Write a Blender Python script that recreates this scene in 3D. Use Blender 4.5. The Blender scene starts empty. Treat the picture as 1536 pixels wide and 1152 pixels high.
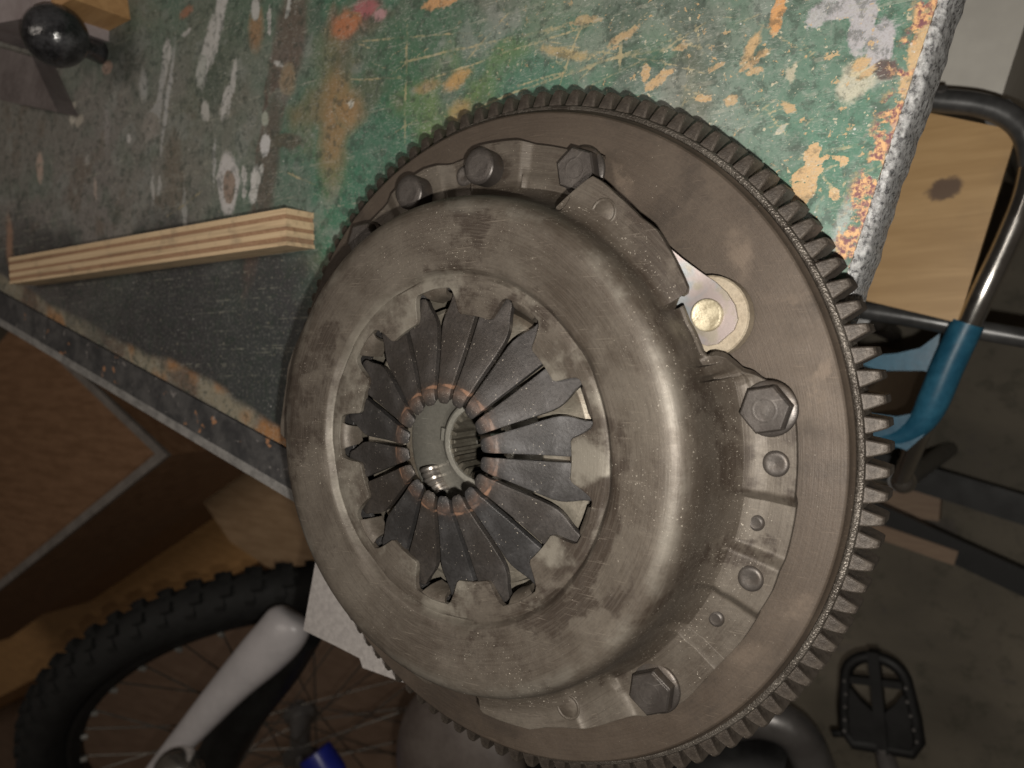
import bpy, math, random
from mathutils import Matrix, Vector
random.seed(7)
S = 0.001                                   # everything below is in millimetres
PI = math.pi
scene = bpy.context.scene
col = scene.collection
rad = math.radians

# ------------------------------------------------------------------ camera
CAM = Vector((170.015, 33.916, 249.733))
RX = Vector((0.83009789, -0.01271895, -0.55747262))      # image right
RY = Vector((0.01270208, -0.99904912, 0.04170756))       # image down
RZ = Vector((-0.557473, -0.04170242, -0.82914701))       # view direction
FPX = 1165.91
cam = bpy.data.cameras.new('camera')
cam.sensor_width = 36.0
cam.lens = 36.0 * FPX / 1536.0
cam.clip_start = 0.01
cam.clip_end = 60.0
cam.dof.use_dof = True
cam.dof.focus_distance = 0.275
cam.dof.aperture_fstop = 12.5
camo = bpy.data.objects.new('camera', cam)
col.objects.link(camo)
mw = Matrix((( RX.x, -RY.x, -RZ.x, CAM.x*S), (RX.y, -RY.y, -RZ.y, CAM.y*S),
             (RX.z, -RY.z, -RZ.z, CAM.z*S), (0, 0, 0, 1)))
camo.matrix_world = mw
scene.camera = camo

# ------------------------------------------------------------------ world and lamps
world = bpy.data.worlds.new('World')
scene.world = world
world.use_nodes = True
bg = world.node_tree.nodes['Background']
bg.inputs[0].default_value = (1.0, 0.80, 0.62, 1)
bg.inputs[1].default_value = 0.026

def lamp(name, kind, loc, power, color, **kw):
    l = bpy.data.lights.new(name, kind)
    l.energy = power
    l.color = color
    for k, v in kw.items():
        setattr(l, k, v)
    o = bpy.data.objects.new(name, l)
    col.objects.link(o)
    o.location = Vector(loc)*S
    return o
# the phone's own flash, beside its lens
lamp('phone_flash', 'POINT', CAM + RX*12 + RY*24, 5.0, (1.0, 0.95, 0.87), shadow_soft_size=0.003)
# added overhead fill light, no such lamp seen; lifts the far left bench
tube = lamp('overhead_fill', 'AREA', (-420, 260, 1500), 5.0, (1.0, 0.90, 0.80), shape='RECTANGLE', size=1.2, size_y=0.25)

scene.view_settings.view_transform = 'Standard'
scene.view_settings.look = 'None'
scene.view_settings.exposure = 0.2
scene.view_settings.gamma = 1.0
scene.view_settings.use_curve_mapping = False
scene.render.engine = 'CYCLES'

def at(u, v, z):
    """point at height z that the photograph shows at pixel u, v"""
    d = RX*((u-768)/FPX) + RY*((v-576)/FPX) + RZ
    return CAM + d*((z-CAM.z)/d.z)

# ------------------------------------------------------------------ materials
class NT:
    def __init__(s, name):
        s.m = bpy.data.materials.new(name)
        s.m.use_nodes = True
        s.t = s.m.node_tree
        s.b = s.t.nodes['Principled BSDF']
        s.tc = s.t.nodes.new('ShaderNodeTexCoord')
        s.P = s.tc.outputs['Object']
    def n(s, typ, **kw):
        x = s.t.nodes.new(typ)
        for k, v in kw.items():
            setattr(x, k, v)
        return x
    def put(s, sock, v):
        if v is None:
            return
        if isinstance(v, bpy.types.NodeSocket):
            s.t.links.new(v, sock)
        elif isinstance(v, (tuple, list)):
            sock.default_value = (*v, 1.0) if (len(v) == 3 and len(sock.default_value) == 4) else v
        else:
            sock.default_value = v
    def noise(s, scale, detail=4, rough=.55, vec=None, dist=0.0, out='Fac'):
        x = s.n('ShaderNodeTexNoise')
        s.put(x.inputs['Vector'], vec or s.P)
        x.inputs['Scale'].default_value = scale
        x.inputs['Detail'].default_value = detail
        x.inputs['Roughness'].default_value = rough
        x.inputs['Distortion'].default_value = dist
        return x.outputs[out]
    def voro(s, scale, feature='F1', vec=None, out='Distance', rnd=1.0):
        x = s.n('ShaderNodeTexVoronoi', feature=feature)
        s.put(x.inputs['Vector'], vec or s.P)
        x.inputs['Scale'].default_value = scale
        x.inputs['Randomness'].default_value = rnd
        return x.outputs[out]
    def mapr(s, v, a, b, c=0.0, d=1.0, smooth=True):
        x = s.n('ShaderNodeMapRange', interpolation_type='SMOOTHSTEP' if smooth else 'LINEAR')
        s.put(x.inputs['Value'], v)
        for i, q in enumerate((a, b, c, d)):
            s.put(x.inputs[1+i], q)
        return x.outputs[0]
    def math(s, op, a, b=None, clamp=False):
        x = s.n('ShaderNodeMath', operation=op, use_clamp=clamp)
        s.put(x.inputs[0], a)
        s.put(x.inputs[1], b)
        return x.outputs[0]
    def vmath(s, op, a, b=None, out=0):
        x = s.n('ShaderNodeVectorMath', operation=op)
        s.put(x.inputs[0], a)
        if b is not None:
            if op == 'SCALE':
                s.put(x.inputs['Scale'], b)
            else:
                s.put(x.inputs[1], b)
        return x.outputs[out]
    def mix(s, f, a, b, blend='MIX'):
        x = s.n('ShaderNodeMix', data_type='RGBA', blend_type=blend)
        s.put(x.inputs[0], f)
        s.put(x.inputs[6], a)
        s.put(x.inputs[7], b)
        return x.outputs[2]
    def mapping(s, loc=(0,0,0), rot=(0,0,0), scale=(1,1,1), vec=None, typ='POINT'):
        x = s.n('ShaderNodeMapping', vector_type=typ)
        s.put(x.inputs['Vector'], vec or s.P)
        x.inputs['Location'].default_value = loc
        x.inputs['Rotation'].default_value = rot
        x.inputs['Scale'].default_value = scale
        return x.outputs[0]
    def sep(s, v=None):
        x = s.n('ShaderNodeSeparateXYZ')
        s.put(x.inputs[0], v or s.P)
        return x.outputs
    def bump(s, h, strength=.3, dist=.0005, bevel=None):
        x = s.n('ShaderNodeBump')
        x.inputs['Strength'].default_value = strength
        x.inputs['Distance'].default_value = dist
        s.put(x.inputs['Height'], h)
        if bevel:
            bv = s.n('ShaderNodeBevel', samples=3)
            bv.inputs['Radius'].default_value = bevel*S
            s.t.links.new(bv.outputs[0], x.inputs['Normal'])
        s.t.links.new(x.outputs[0], s.b.inputs['Normal'])
    def done(s, color, rough, metal=0.0, spec=.5):
        s.put(s.b.inputs['Base Color'], color)
        s.put(s.b.inputs['Roughness'], rough)
        s.put(s.b.inputs['Metallic'], metal)
        s.b.inputs['Specular IOR Level'].default_value = spec
        return s.m

def greasy_steel(name, dark, light, film, metal=.55, rmin=.38, rmax=.62, dust=1.0, film_amt=(.52, .62), scale=30, bevel=.5, bumpk=.25, ring=False, seed=0.0, sparkle=0.0, grain=0.0, radial=False, rings=0.0, smudge=()):
    t = NT(name)
    P = t.mapping(loc=(seed, seed*.7, seed*.3))
    big = t.noise(scale, 8, .68, P, .3)
    mid = t.noise(scale*5, 6, .68, P)
    fine = t.noise(900, 4, .6, P)
    base = t.mix(t.mapr(big, .35, .68), dark, light)
    base = t.mix(t.mapr(t.math('ADD', t.math('MULTIPLY', t.noise(scale*.8, 4, .5, t.mapping(loc=(3+seed,1,2)), .6), .75), t.math('MULTIPLY', mid, .25)), *film_amt), base, film)
    base = t.mix(t.math('MULTIPLY', t.mapr(fine, .35, .75), .45), base, t.mix(.5, base, (.02, .018, .016)))
    rr = None
    brush = None
    if radial or rings:
        x_ = t.sep()
        rr = t.math('MULTIPLY', t.math('SQRT', t.math('ADD', t.math('POWER', x_[0], 2.0), t.math('POWER', x_[1], 2.0))), 1000.0)
        cv = t.n('ShaderNodeCombineXYZ')
        t.put(cv.inputs[0], t.math('MULTIPLY', t.math('DIVIDE', x_[0], rr), 7000.0))
        t.put(cv.inputs[1], t.math('MULTIPLY', t.math('DIVIDE', x_[1], rr), 7000.0))
        t.put(cv.inputs[2], t.math('MULTIPLY', rr, 1.7))
        brush = t.noise(1.0, 4, .6, cv.outputs[0])
        base = t.mix(t.math('MULTIPLY', t.mapr(brush, .42, .66), rings or .30), base, light)
        base = t.mix(t.math('MULTIPLY', t.mapr(brush, .46, .30), rings or .30), base, film)
    if smudge:
        for (r_, a_, ru, rv, k) in smudge:
            p_ = (r_*math.cos(rad(a_))*S, r_*math.sin(rad(a_))*S, 0)
            wv = t.vmath('ADD', t.P, t.vmath('SCALE', t.vmath('SUBTRACT', t.noise(120, 4, .65, out='Color'), (.5,)*3), .012))
            m_ = t.mapping(loc=p_, rot=(0, 0, rad(a_+60)), scale=(ru*S, rv*S, 1), vec=wv, typ='TEXTURE')
            base = t.mix(t.math('MULTIPLY', t.mapr(t.vmath('LENGTH', m_, out=1), 1.0, .35), t.math('MULTIPLY', t.mapr(mid, .35, .65), k)), base, tuple(min(1, c*1.9) for c in light))
    if radial:
        pol_ = t.math('MULTIPLY', t.mapr(rr, 64, 60.5), t.mapr(t.noise(34, 5, .65, t.mapping(loc=(6, 1, 3))), .46, .60, .0, .8))
        base = t.mix(pol_, base, (.185, .168, .140))
        sh_ = t.math('MULTIPLY', t.mapr(t.math('ABSOLUTE', t.math('SUBTRACT', rr, 84.5)), 4.5, .5), t.mapr(t.noise(40, 5, .65, t.mapping(loc=(1, 6, 3))), .45, .62, 0, .38))
        base = t.mix(sh_, base, (.20, .184, .157))
        # darker brown band over the trough round the dome
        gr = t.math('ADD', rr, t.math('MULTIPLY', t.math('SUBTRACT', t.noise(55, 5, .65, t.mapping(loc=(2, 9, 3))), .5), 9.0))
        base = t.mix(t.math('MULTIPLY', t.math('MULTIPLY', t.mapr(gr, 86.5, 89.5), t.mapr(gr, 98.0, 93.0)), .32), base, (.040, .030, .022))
    # fine hairline scratches
    for k, a in enumerate((.4, 1.9, 2.7)):
        sv = t.mapping(rot=(0, 0, a), scale=(90, 2600, 400))
        s_ = t.mapr(t.noise(1, 2, .4, sv), .66, .72)
        m_ = t.mapr(t.noise(60, 2, .5, t.mapping(loc=(k+seed, 0, 0))), .5, .62)
        base = t.mix(t.math('MULTIPLY', t.math('MULTIPLY', s_, m_), .55), base, tuple(c*1.5 for c in light))
    # pale dust specks
    dsp = None
    if dust > 0:
        dens = t.mapr(t.noise(38, 3, .6, t.mapping(loc=(9, 4+seed, 1))), .38, .68)
        if rr is not None:
            dens = t.math('ADD', dens, t.mapr(t.math('ABSOLUTE', t.math('SUBTRACT', rr, 91.5)), 7.0, 1.0, 0, 1.0), True)
        sp1 = t.noise(1500, 2, .7, t.mapping(loc=(seed, 5, 2)))
        sp2 = t.noise(640, 3, .75, t.mapping(loc=(4, seed, 7)))
        th1 = t.mapr(dens, 0, 1, .755, .755-.14*dust, False)
        th2 = t.mapr(dens, 0, 1, .765, .765-.10*dust, False)
        dsp = t.math('MAXIMUM', t.mapr(t.math('SUBTRACT', sp1, th1), 0, .05), t.mapr(t.math('SUBTRACT', sp2, th2), 0, .04))
        base = t.mix(t.math('MULTIPLY', t.math('MULTIPLY', dsp, t.mapr(mid, .3, .7, .35, 1.0, False)), .85), base, (.50, .45, .38))
    rough = t.mapr(t.math('ADD', t.math('MULTIPLY', big, .5), t.math('MULTIPLY', mid, .5)), .3, .7, rmin, rmax)
    mt = metal
    if sparkle > 0:
        g = t.voro(1500, out='Color')
        gl = t.math('MULTIPLY', t.math('GREATER_THAN', t.sep(g)[0], 1-sparkle), t.mapr(t.voro(1500), .5, .2))
        base = t.mix(gl, base, (.75, .73, .70))
    if dsp is not None:
        mt = t.math('MULTIPLY', t.math('SUBTRACT', 1.0, dsp), metal)
    h = t.math('ADD', t.math('MULTIPLY', fine, .35), t.math('MULTIPLY', mid, .8))
    if brush is not None:
        h = t.math('ADD', h, t.math('MULTIPLY', brush, .5))
    if grain > 0:
        h = t.math('ADD', h, t.math('MULTIPLY', t.voro(1500), grain))
    if sparkle > 0:
        h = t.math('ADD', h, t.math('MULTIPLY', t.voro(1300), 1.5))
    t.bump(h, bumpk, .0006, bevel)
    return t.done(base, rough, mt)

BRN = (.110, .086, .066)
M = {}
CV = ((.054, .042, .032), (.104, .088, .071), (.036, .026, .019))
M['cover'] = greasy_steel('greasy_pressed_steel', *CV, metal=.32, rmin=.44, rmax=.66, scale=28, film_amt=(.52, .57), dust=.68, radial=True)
M['coverplain'] = greasy_steel('greasy_pressed_steel_detail', *CV, metal=.3, rmin=.42, rmax=.62, scale=60, film_amt=(.52, .57), dust=.6, seed=1.5)
M['face'] = greasy_steel('brown_filmed_cast_iron', (.057, .042, .031), (.080, .061, .046), (.043, .032, .024), metal=.35, rmin=.5, rmax=.7, scale=20, film_amt=(.5, .60), dust=.45, seed=2.0, rings=.22, smudge=((112, 36, 14, 6, .55), (118, 12, 16, 3, .5), (117, 8, 5, 9, .45), (118, -24, 9, 5, .5), (106, 62, 10, 2.5, .5), (114, -35, 12, 5, .3), (116, 25, 3, 10, .3)))
M['ring'] = greasy_steel('dark_grainy_ring_gear_steel', (.062, .052, .043), (.125, .110, .094), (.046, .037, .030), metal=.5, rmin=.34, rmax=.5, scale=60, bumpk=.55, dust=.9, seed=4.0, bevel=.4, grain=.9)
M['tooth'] = greasy_steel('dark_brown_tooth_steel', (.050, .040, .032), (.088, .073, .060), (.037, .029, .023), metal=.35, rmin=.42, rmax=.6, scale=90, bumpk=.5, dust=.8, seed=4.5, bevel=.4)
M['finger'] = greasy_steel('dark_spring_steel', (.055, .052, .052), (.105, .102, .104), (.060, .046, .036), metal=.6, rmin=.35, rmax=.55, scale=26, film_amt=(.5, .66), dust=.9, seed=6.0)
M['bolt'] = greasy_steel('dark_bolt_steel', (.048, .041, .037), (.095, .084, .076), (.055, .043, .034), metal=.45, rmin=.32, rmax=.5, scale=50, dust=.5, seed=8.0)
M['plate'] = greasy_steel('pale_machined_iron', (.17, .15, .12), (.25, .225, .185), (.13, .105, .08), metal=.5, rmin=.35, rmax=.55, scale=40, dust=0, seed=1.0)
M['hub'] = greasy_steel('smooth_grey_hub_steel', (.20, .19, .165), (.26, .25, .22), (.175, .16, .135), metal=.3, rmin=.36, rmax=.5, scale=18, dust=.0, seed=5.0, bumpk=.08)
M['spline'] = greasy_steel('dark_oily_spline', (.09, .08, .062), (.18, .165, .135), (.07, .058, .042), metal=.5, rmin=.28, rmax=.4, scale=60, dust=0, seed=3.0, bevel=.3)
M['tan'] = greasy_steel('tan_machined_iron', (.235, .19, .135), (.33, .28, .21), (.18, .14, .095), metal=.2, rmin=.4, rmax=.55, scale=50, dust=.3, seed=7.0)

def finger_mat():
    t = NT('spring_steel_with_rust_ring')
    x = t.sep()
    r = t.math('SQRT', t.math('ADD', t.math('POWER', x[0], 2.0), t.math('POWER', x[1], 2.0)))
    r = t.math('MULTIPLY', r, 1000.0)
    wob = t.math('MULTIPLY', t.math('SUBTRACT', t.noise(260, 3), .5), 2.2)
    rr = t.math('ADD', r, wob)
    big = t.noise(40, 5, .6, None, .3)
    fine = t.noise(900, 4, .6)
    oi = t.n('ShaderNodeObjectInfo').outputs['Random']
    base = t.mix(t.mapr(big, .35, .68), (.050, .048, .048), (.100, .097, .099))
    base = t.mix(t.mapr(oi, .1, .95, .0, .45, False), base, (.080, .060, .044))
    base = t.mix(t.math('MULTIPLY', t.mapr(fine, .4, .7), .5), base, (.03, .028, .027))
    halo = t.math('MULTIPLY', t.mapr(t.math('ABSOLUTE', t.math('SUBTRACT', rr, 21.8)), 4.5, .5), t.mapr(t.noise(120, 4, .6), .3, .65))
    base = t.mix(t.math('MULTIPLY', halo, .55), base, (.115, .058, .034))
    line = t.math('MULTIPLY', t.mapr(t.math('ABSOLUTE', t.math('SUBTRACT', rr, 22.4)), .8, .3), t.mapr(t.noise(180, 3, .6, t.mapping(loc=(2,3,1))), .42, .58))
    base = t.mix(t.math('MULTIPLY', t.math('MULTIPLY', line, t.mapr(oi, .1, .8, .15, .7, False)), 1.0), base, (.23, .125, .078))
    dsp = None
    dn = t.noise(50, 2)
    dsp = t.math('MAXIMUM', t.mapr(t.math('SUBTRACT', t.noise(1500, 2, .7, t.mapping(loc=(1, 5, 2))), t.mapr(dn, .35, .65, .72, .65, False)), 0, .05),
                 t.mapr(t.math('SUBTRACT', t.noise(640, 3, .75, t.mapping(loc=(4, 1, 7))), t.mapr(dn, .35, .65, .745, .69, False)), 0, .04))
    base = t.mix(t.math('MULTIPLY', dsp, .8), base, (.45, .40, .33))
    mt = t.math('MULTIPLY', t.math('SUBTRACT', 1.0, t.math('MAXIMUM', dsp, t.math('MAXIMUM', line, halo))), .55)
    t.bump(fine, .2, .0005, .6)
    return t.done(base, t.mapr(big, .3, .7, .34, .55), mt)
M['finger'] = finger_mat()

def simple(name, c1, c2, rough=.5, metal=0.0, scale=40, bump=.2, bevel=None, stretch=None, spec=.5):
    t = NT(name)
    v = t.mapping(scale=stretch) if stretch else None
    a = t.noise(scale, 5, .6, v, .2)
    b_ = t.noise(scale*7, 3, .6, v)
    f = t.mapr(t.math('ADD', t.math('MULTIPLY', a, .7), t.math('MULTIPLY', b_, .3)), .35, .65)
    t.bump(b_, bump, .0005, bevel)
    return t.done(t.mix(f, c1, c2), t.mapr(a, .3, .7, max(.05, rough-.08), rough+.08), metal, spec)

def strap_mat():
    t = NT('heat_tinted_spring_strap')
    a = t.noise(70, 3, .6, None, .4)
    c = t.mix(t.mapr(a, .35, .5), (.21, .225, .235), (.28, .235, .225))
    c = t.mix(t.mapr(t.noise(110, 3, .5, t.mapping(loc=(4,2,1))), .5, .62), c, (.25, .22, .18))
    t.bump(t.noise(700, 3), .1, .0004, .3)
    return t.done(c, .42, .45)
M['strap'] = strap_mat()
M['brass'] = simple('pale_brass_rivet', (.25, .21, .14), (.52, .46, .33), .42, .25, 160, .4, .6)
M['spring'] = simple('bright_coil_wire', (.24, .22, .20), (.34, .31, .28), .3, .8, 60, .1)

# ------------------------------------------------------------------ mesh helpers
def mesh(name, verts, faces, mats, smooth=35):
    me = bpy.data.meshes.new(name)
    me.from_pydata([(v[0]*S, v[1]*S, v[2]*S) for v in verts], [], faces)
    me.validate()
    for m in (mats if isinstance(mats, (list, tuple)) else [mats]):
        me.materials.append(m)
    import bmesh
    bm = bmesh.new()
    bm.from_mesh(me)
    bmesh.ops.recalc_face_normals(bm, faces=bm.faces)
    bm.to_mesh(me)
    bm.free()
    if smooth:
        me.polygons.foreach_set('use_smooth', [True]*len(me.polygons))
        me.set_sharp_from_angle(angle=rad(smooth))
    return me

WL = {}
def add(name, data, parent=None, loc=(0, 0, 0), rotz=0.0, rot=None, label=None, cat=None, group=None, kind=None):
    """link an object whose mesh is given in world millimetres (or round its own origin when loc is set)"""
    o = bpy.data.objects.new(name, data)
    col.objects.link(o)
    base = WL.get(parent.name, Vector((0, 0, 0))) if parent else Vector((0, 0, 0))
    if parent:
        o.parent = parent
    o.location = (Vector(loc)-base)*S
    o.rotation_euler = rot if rot is not None else (0, 0, rotz)
    WL[o.name] = Vector(loc)
    if label: o['label'] = label
    if cat: o['category'] = cat
    if group: o['group'] = group
    if kind: o['kind'] = kind
    return o

class MB:
    """collects shapes into one vertex and face list"""
    def __init__(s):
        s.v = []; s.f = []
    def add(s, v, f):
        k = len(s.v)
        s.v += [Vector(p) for p in v]
        s.f += [[i+k for i in q] for q in f]
        return s
    def lathe(s, prof, n=128, closed=False, a0=0.0, a1=2*PI, cx=0, cy=0):
        full = abs(a1-a0-2*PI) < 1e-6
        cols = n if full else n+1
        m = len(prof)
        v = []
        for i in range(cols):
            a = a0+(a1-a0)*i/n
            c, q = math.cos(a), math.sin(a)
            v += [(cx+r*c, cy+r*q, z) for r, z in prof]
        f = []
        for i in range(n):
            j = (i+1) % cols
            for k in range(m if closed else m-1):
                l = (k+1) % m
                f.append([i*m+k, j*m+k, j*m+l, i*m+l])
        return s.add(v, f)
    def prism(s, pts, z0, z1, top=None):
        """extrude a polygon; top: optional different outline for the top ring"""
        n = len(pts)
        top = top or pts
        v = [(p[0], p[1], z0) for p in pts]+[(p[0], p[1], z1) for p in top]
        f = [list(range(n))[::-1], list(range(n, 2*n))]
        f += [[i, (i+1) % n, n+(i+1) % n, n+i] for i in range(n)]
        return s.add(v, f)
    def box(s, o, ax, ay, az):
        o, ax, ay, az = map(Vector, (o, ax, ay, az))
        v = [o, o+ax, o+ax+ay, o+ay, o+az, o+ax+az, o+ax+ay+az, o+ay+az]
        return s.add(v, [[3,2,1,0],[4,5,6,7],[0,1,5,4],[1,2,6,5],[2,3,7,6],[3,0,4,7]])
    def tube(s, path, rads, n=14, caps=True, flat=1.0):
        path = [Vector(p) for p in path]
        if not isinstance(rads, (list, tuple)):
            rads = [rads]*len(path)
        v = []; f = []
        up = None
        for i, p in enumerate(path):
            d = (path[min(i+1, len(path)-1)]-path[max(i-1, 0)]).normalized()
            if up is None:
                up = Vector((0, 0, 1)) if abs(d.z) < .9 else Vector((1, 0, 0))
            a = d.cross(up).normalized()
            up = a.cross(d).normalized()
            for k in range(n):
                t = 2*PI*k/n
                v.append(p+a*math.cos(t)*rads[i]+up*math.sin(t)*rads[i]*flat)
        for i in range(len(path)-1):
            for k in range(n):
                l = (k+1) % n
                f.append([i*n+k, i*n+l, (i+1)*n+l, (i+1)*n+k])
        if caps:
            f.append(list(range(n))[::-1])
            f.append([(len(path)-1)*n+k for k in range(n)])
        return s.add(v, f)
    def mesh(s, name, mat, smooth=35):
        return mesh(name, s.v, s.f, mat, smooth)

def solid(v, f, t):
    """give a sheet a thickness t against its normals, with rims"""
    v = [Vector(p) for p in v]
    nn = [Vector((0, 0, 0)) for _ in v]
    edges = {}
    for q in f:
        no = (v[q[1]]-v[q[0]]).cross(v[q[2]]-v[q[0]])
        if len(q) == 4:
            no += (v[q[2]]-v[q[0]]).cross(v[q[3]]-v[q[0]])
        if no.length > 0: no.normalize()
        for i in q:
            nn[i] += no
        for a, b in zip(q, q[1:]+q[:1]):
            edges[(a, b)] = edges.get((a, b), 0)+1
    k = len(v)
    w = v+[p-(n_.normalized() if n_.length > 0 else Vector((0, 0, 1)))*t for p, n_ in zip(v, nn)]
    g = [list(q) for q in f]+[[i+k for i in q][::-1] for q in f]
    for (a, b) in edges:
        if (b, a) not in edges:
            g.append([b, a, a+k, b+k])
    return w, g

def pol(r, deg, z=0.0):
    a = rad(deg)
    return Vector((r*math.cos(a), r*math.sin(a), z))
def lerp_tab(tab, x):
    for (a, p), (b, q) in zip(tab, tab[1:]):
        if a <= x <= b:
            return p if b == a else p+(q-p)*(x-a)/(b-a)
    return tab[0][1] if x < tab[0][0] else tab[-1][1]
def smooth_path(pts, n=6):
    """Catmull-Rom through the points"""
    pts = [Vector(p) for p in pts]
    out = []
    for i in range(len(pts)-1):
        p0 = pts[max(i-1, 0)]; p1 = pts[i]; p2 = pts[i+1]; p3 = pts[min(i+2, len(pts)-1)]
        for k in range(n):
            t = k/n
            out.append(.5*((2*p1)+(p2-p0)*t+(2*p0-5*p1+4*p2-p3)*t*t+(3*p1-p0-3*p2+p3)*t**3))
    return out+[pts[-1]]

ZB = -30.8                                   # bench surface
FLOOR = -740.0

# ------------------------------------------------------------------ floor
def floor_mat():
    t = NT('stained_concrete')
    a = t.noise(5, 5, .6, None, .4)
    b_ = t.noise(45, 5, .65)
    c = t.mix(t.mapr(a, .35, .65), (.125, .110, .085), (.19, .165, .125))
    c = t.mix(t.math('MULTIPLY', t.mapr(b_, .5, .68), .6), c, (.075, .070, .050))
    c = t.mix(t.math('MULTIPLY', t.mapr(t.noise(25, 4, .6, t.mapping(loc=(3,3,3))), .6, .68), .5), c, (.10, .085, .085))
    t.bump(b_, .3, .002)
    return t.done(c, .75)
fl = MB()
fl.add([(-6000, -5000, FLOOR), (4000, -5000, FLOOR), (4000, 5000, FLOOR), (-6000, 5000, FLOOR)], [[0, 1, 2, 3]])
add('floor', fl.mesh('floor', floor_mat(), 0), kind='structure')

# ------------------------------------------------------------------ workbench
K = Vector((63.74, -114.02, 0))              # corner of the bench top
EX = Vector((math.cos(rad(-17.4)), math.sin(rad(-17.4)), 0))     # along the front edge, towards the corner
EY = Vector((-EX.y, EX.x, 0))                                    # away from the front edge
def bl(a, i, z):
    p = K+EX*a+EY*i
    return Vector((p.x, p.y, z))

import numpy as np
def bench_grid(a0, a1, i0, i1, step):
    """dense top of the bench; worn colours, stains and chips kept as attributes of the board"""
    na, ni = int((a1-a0)/step)+1, int((i1-i0)/step)+1
    A, I = np.meshgrid(np.linspace(a0, a1, na), np.linspace(i0, i1, ni), indexing='ij')
    X = K.x+EX.x*A+EY.x*I
    Y = K.y+EX.y*A+EY.y*I
    rng = np.random.default_rng(5)
    def vnoise(cell, oct=3):
        out = np.zeros_like(X); amp = 1.0; tot = 0
        for o in range(oct):
            c = cell/2**o
            gx, gy = (X+900)/c, (Y+600)/c
            n_ = int(max(gx.max(), gy.max()))+3
            G = rng.random((n_, n_))
            x0 = np.floor(gx).astype(int); y0 = np.floor(gy).astype(int)
            fx = gx-x0; fy = gy-y0
            fx = fx*fx*(3-2*fx); fy = fy*fy*(3-2*fy)
            v = (G[x0, y0]*(1-fx)+G[x0+1, y0]*fx)*(1-fy)+(G[x0, y0+1]*(1-fx)+G[x0+1, y0+1]*fx)*fy
            out += amp*v; tot += amp; amp *= .55
        return out/tot
    w1, w2 = vnoise(34)-.5, vnoise(34)-.5
    f1, f2 = vnoise(7)-.5, vnoise(7)-.5
    n1, n4 = vnoise(60, 4), vnoise(40, 4)
    def sdf(u, v, ru, rv, ang, warp, fine):
        p = at(u, v, ZB)
        dx, dy = X-p.x+w1*warp+f1*fine, Y-p.y+w2*warp+f2*fine
        c, q = math.cos(rad(ang)), math.sin(rad(ang))
        lx, ly = dx*c+dy*q, -dx*q+dy*c
        return 1-np.sqrt((lx/ru)**2+(ly/rv)**2)
    def ss(x, lo, hi):
        t_ = np.clip((x-lo)/(hi-lo), 0, 1)
        return t_*t_*(3-2*t_)
    base = np.stack([np.full_like(X, c) for c in (.048, .130, .082)], -1)
    def over(mask, cc):
        nonlocal base
        base = base+(np.array(cc)-base)*mask[..., None]
    over(ss(n1, .40, .62)*.6, (.075, .150, .110))
    #          u    v   ru  rv  ang  colour  strength
    for u, v, ru, rv, an, cc, k in [
        (60, 300, 360, 210, -10, (.175, .160, .150), 1.1), (20, 90, 260, 140, 0, (.170, .160, .142), 1.0),
        (300, 180, 140, 95, 40, (.165, .160, .138), .9), (330, 90, 90, 50, 40, (.085, .125, .085), .5),
        (640, 50, 90, 40, 0, (.150, .140, .120), .70), (600, 20, 40, 20, 0, (.13, .11, .095), .7), (530, 25, 38, 16, 0, (.20, .090, .070), .85),
        (495, 150, 26, 60, -6, (.20, .145, .075), .85), (470, 90, 30, 30, 0, (.13, .145, .085), .6),
        (600, 90, 34, 50, 0, (.035, .115, .060), .75), (760, 70, 40, 20, 0, (.045, .135, .080), .6),
        (850, 50, 60, 24, -20, (.18, .20, .15), .65), (1120, 60, 70, 45, 0, (.20, .22, .195), .60), (960, 30, 50, 20, 10, (.21, .205, .185), .55),
        (1075, 200, 46, 34, 0, (.175, .215, .185), .65), (690, 160, 44, 24, 0, (.125, .18, .065), .75), (750, 100, 20, 12, 0, (.14, .19, .06), .5),
        (500, 300, 40, 34, 0, (.030, .150, .085), .85), (440, 380, 30, 18, 0, (.055, .125, .10), .6), (1180, 140, 30, 30, 0, (.045, .150, .095), .55),
        (1240, 190, 24, 24, 0, (.06, .165, .115), .5), (1255, 370, 14, 20, 0, (.17, .25, .21), .6),
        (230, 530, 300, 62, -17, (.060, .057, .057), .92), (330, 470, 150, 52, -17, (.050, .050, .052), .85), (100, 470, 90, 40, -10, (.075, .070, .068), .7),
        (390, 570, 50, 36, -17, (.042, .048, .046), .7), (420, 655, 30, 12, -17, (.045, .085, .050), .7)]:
        m = np.clip(k, 0, 1)*ss(sdf(u, v, ru, rv, an, 60, 10)*max(1, k), 0, .75)*(.55+.45*ss(n4, .3, .55))
        over(m, cc)
    over(ss(n4, .60, .72)*.45, (.120, .085, .058))
    over(ss(vnoise(18, 4), .60, .70)*.40, (.24, .25, .235))
    over(ss(vnoise(26, 4), .60, .72)*.45, (.035, .055, .042))
    # charcoal patches on the front of the board
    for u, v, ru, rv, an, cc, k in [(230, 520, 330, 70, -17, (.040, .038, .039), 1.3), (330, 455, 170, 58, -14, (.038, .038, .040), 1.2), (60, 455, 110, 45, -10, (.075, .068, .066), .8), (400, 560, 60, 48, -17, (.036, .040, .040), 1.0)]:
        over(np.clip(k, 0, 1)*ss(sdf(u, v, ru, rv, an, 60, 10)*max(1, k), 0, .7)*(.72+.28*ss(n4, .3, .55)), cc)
    # worn band along the front batten
    yw = I+(n1-.5)*14
    bc = ss(1-np.abs(yw-29)/10.5, 0, .6)*(.45+.55*ss(n4, .3, .5))*.9
    bmix = ss(vnoise(30, 3), .4, .62)[..., None]
    bcol = np.array((.14, .098, .070))*(1-bmix)+np.array((.25, .22, .16))*bmix
    om = ss(vnoise(45, 3), .56, .66)[..., None]*.8
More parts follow.
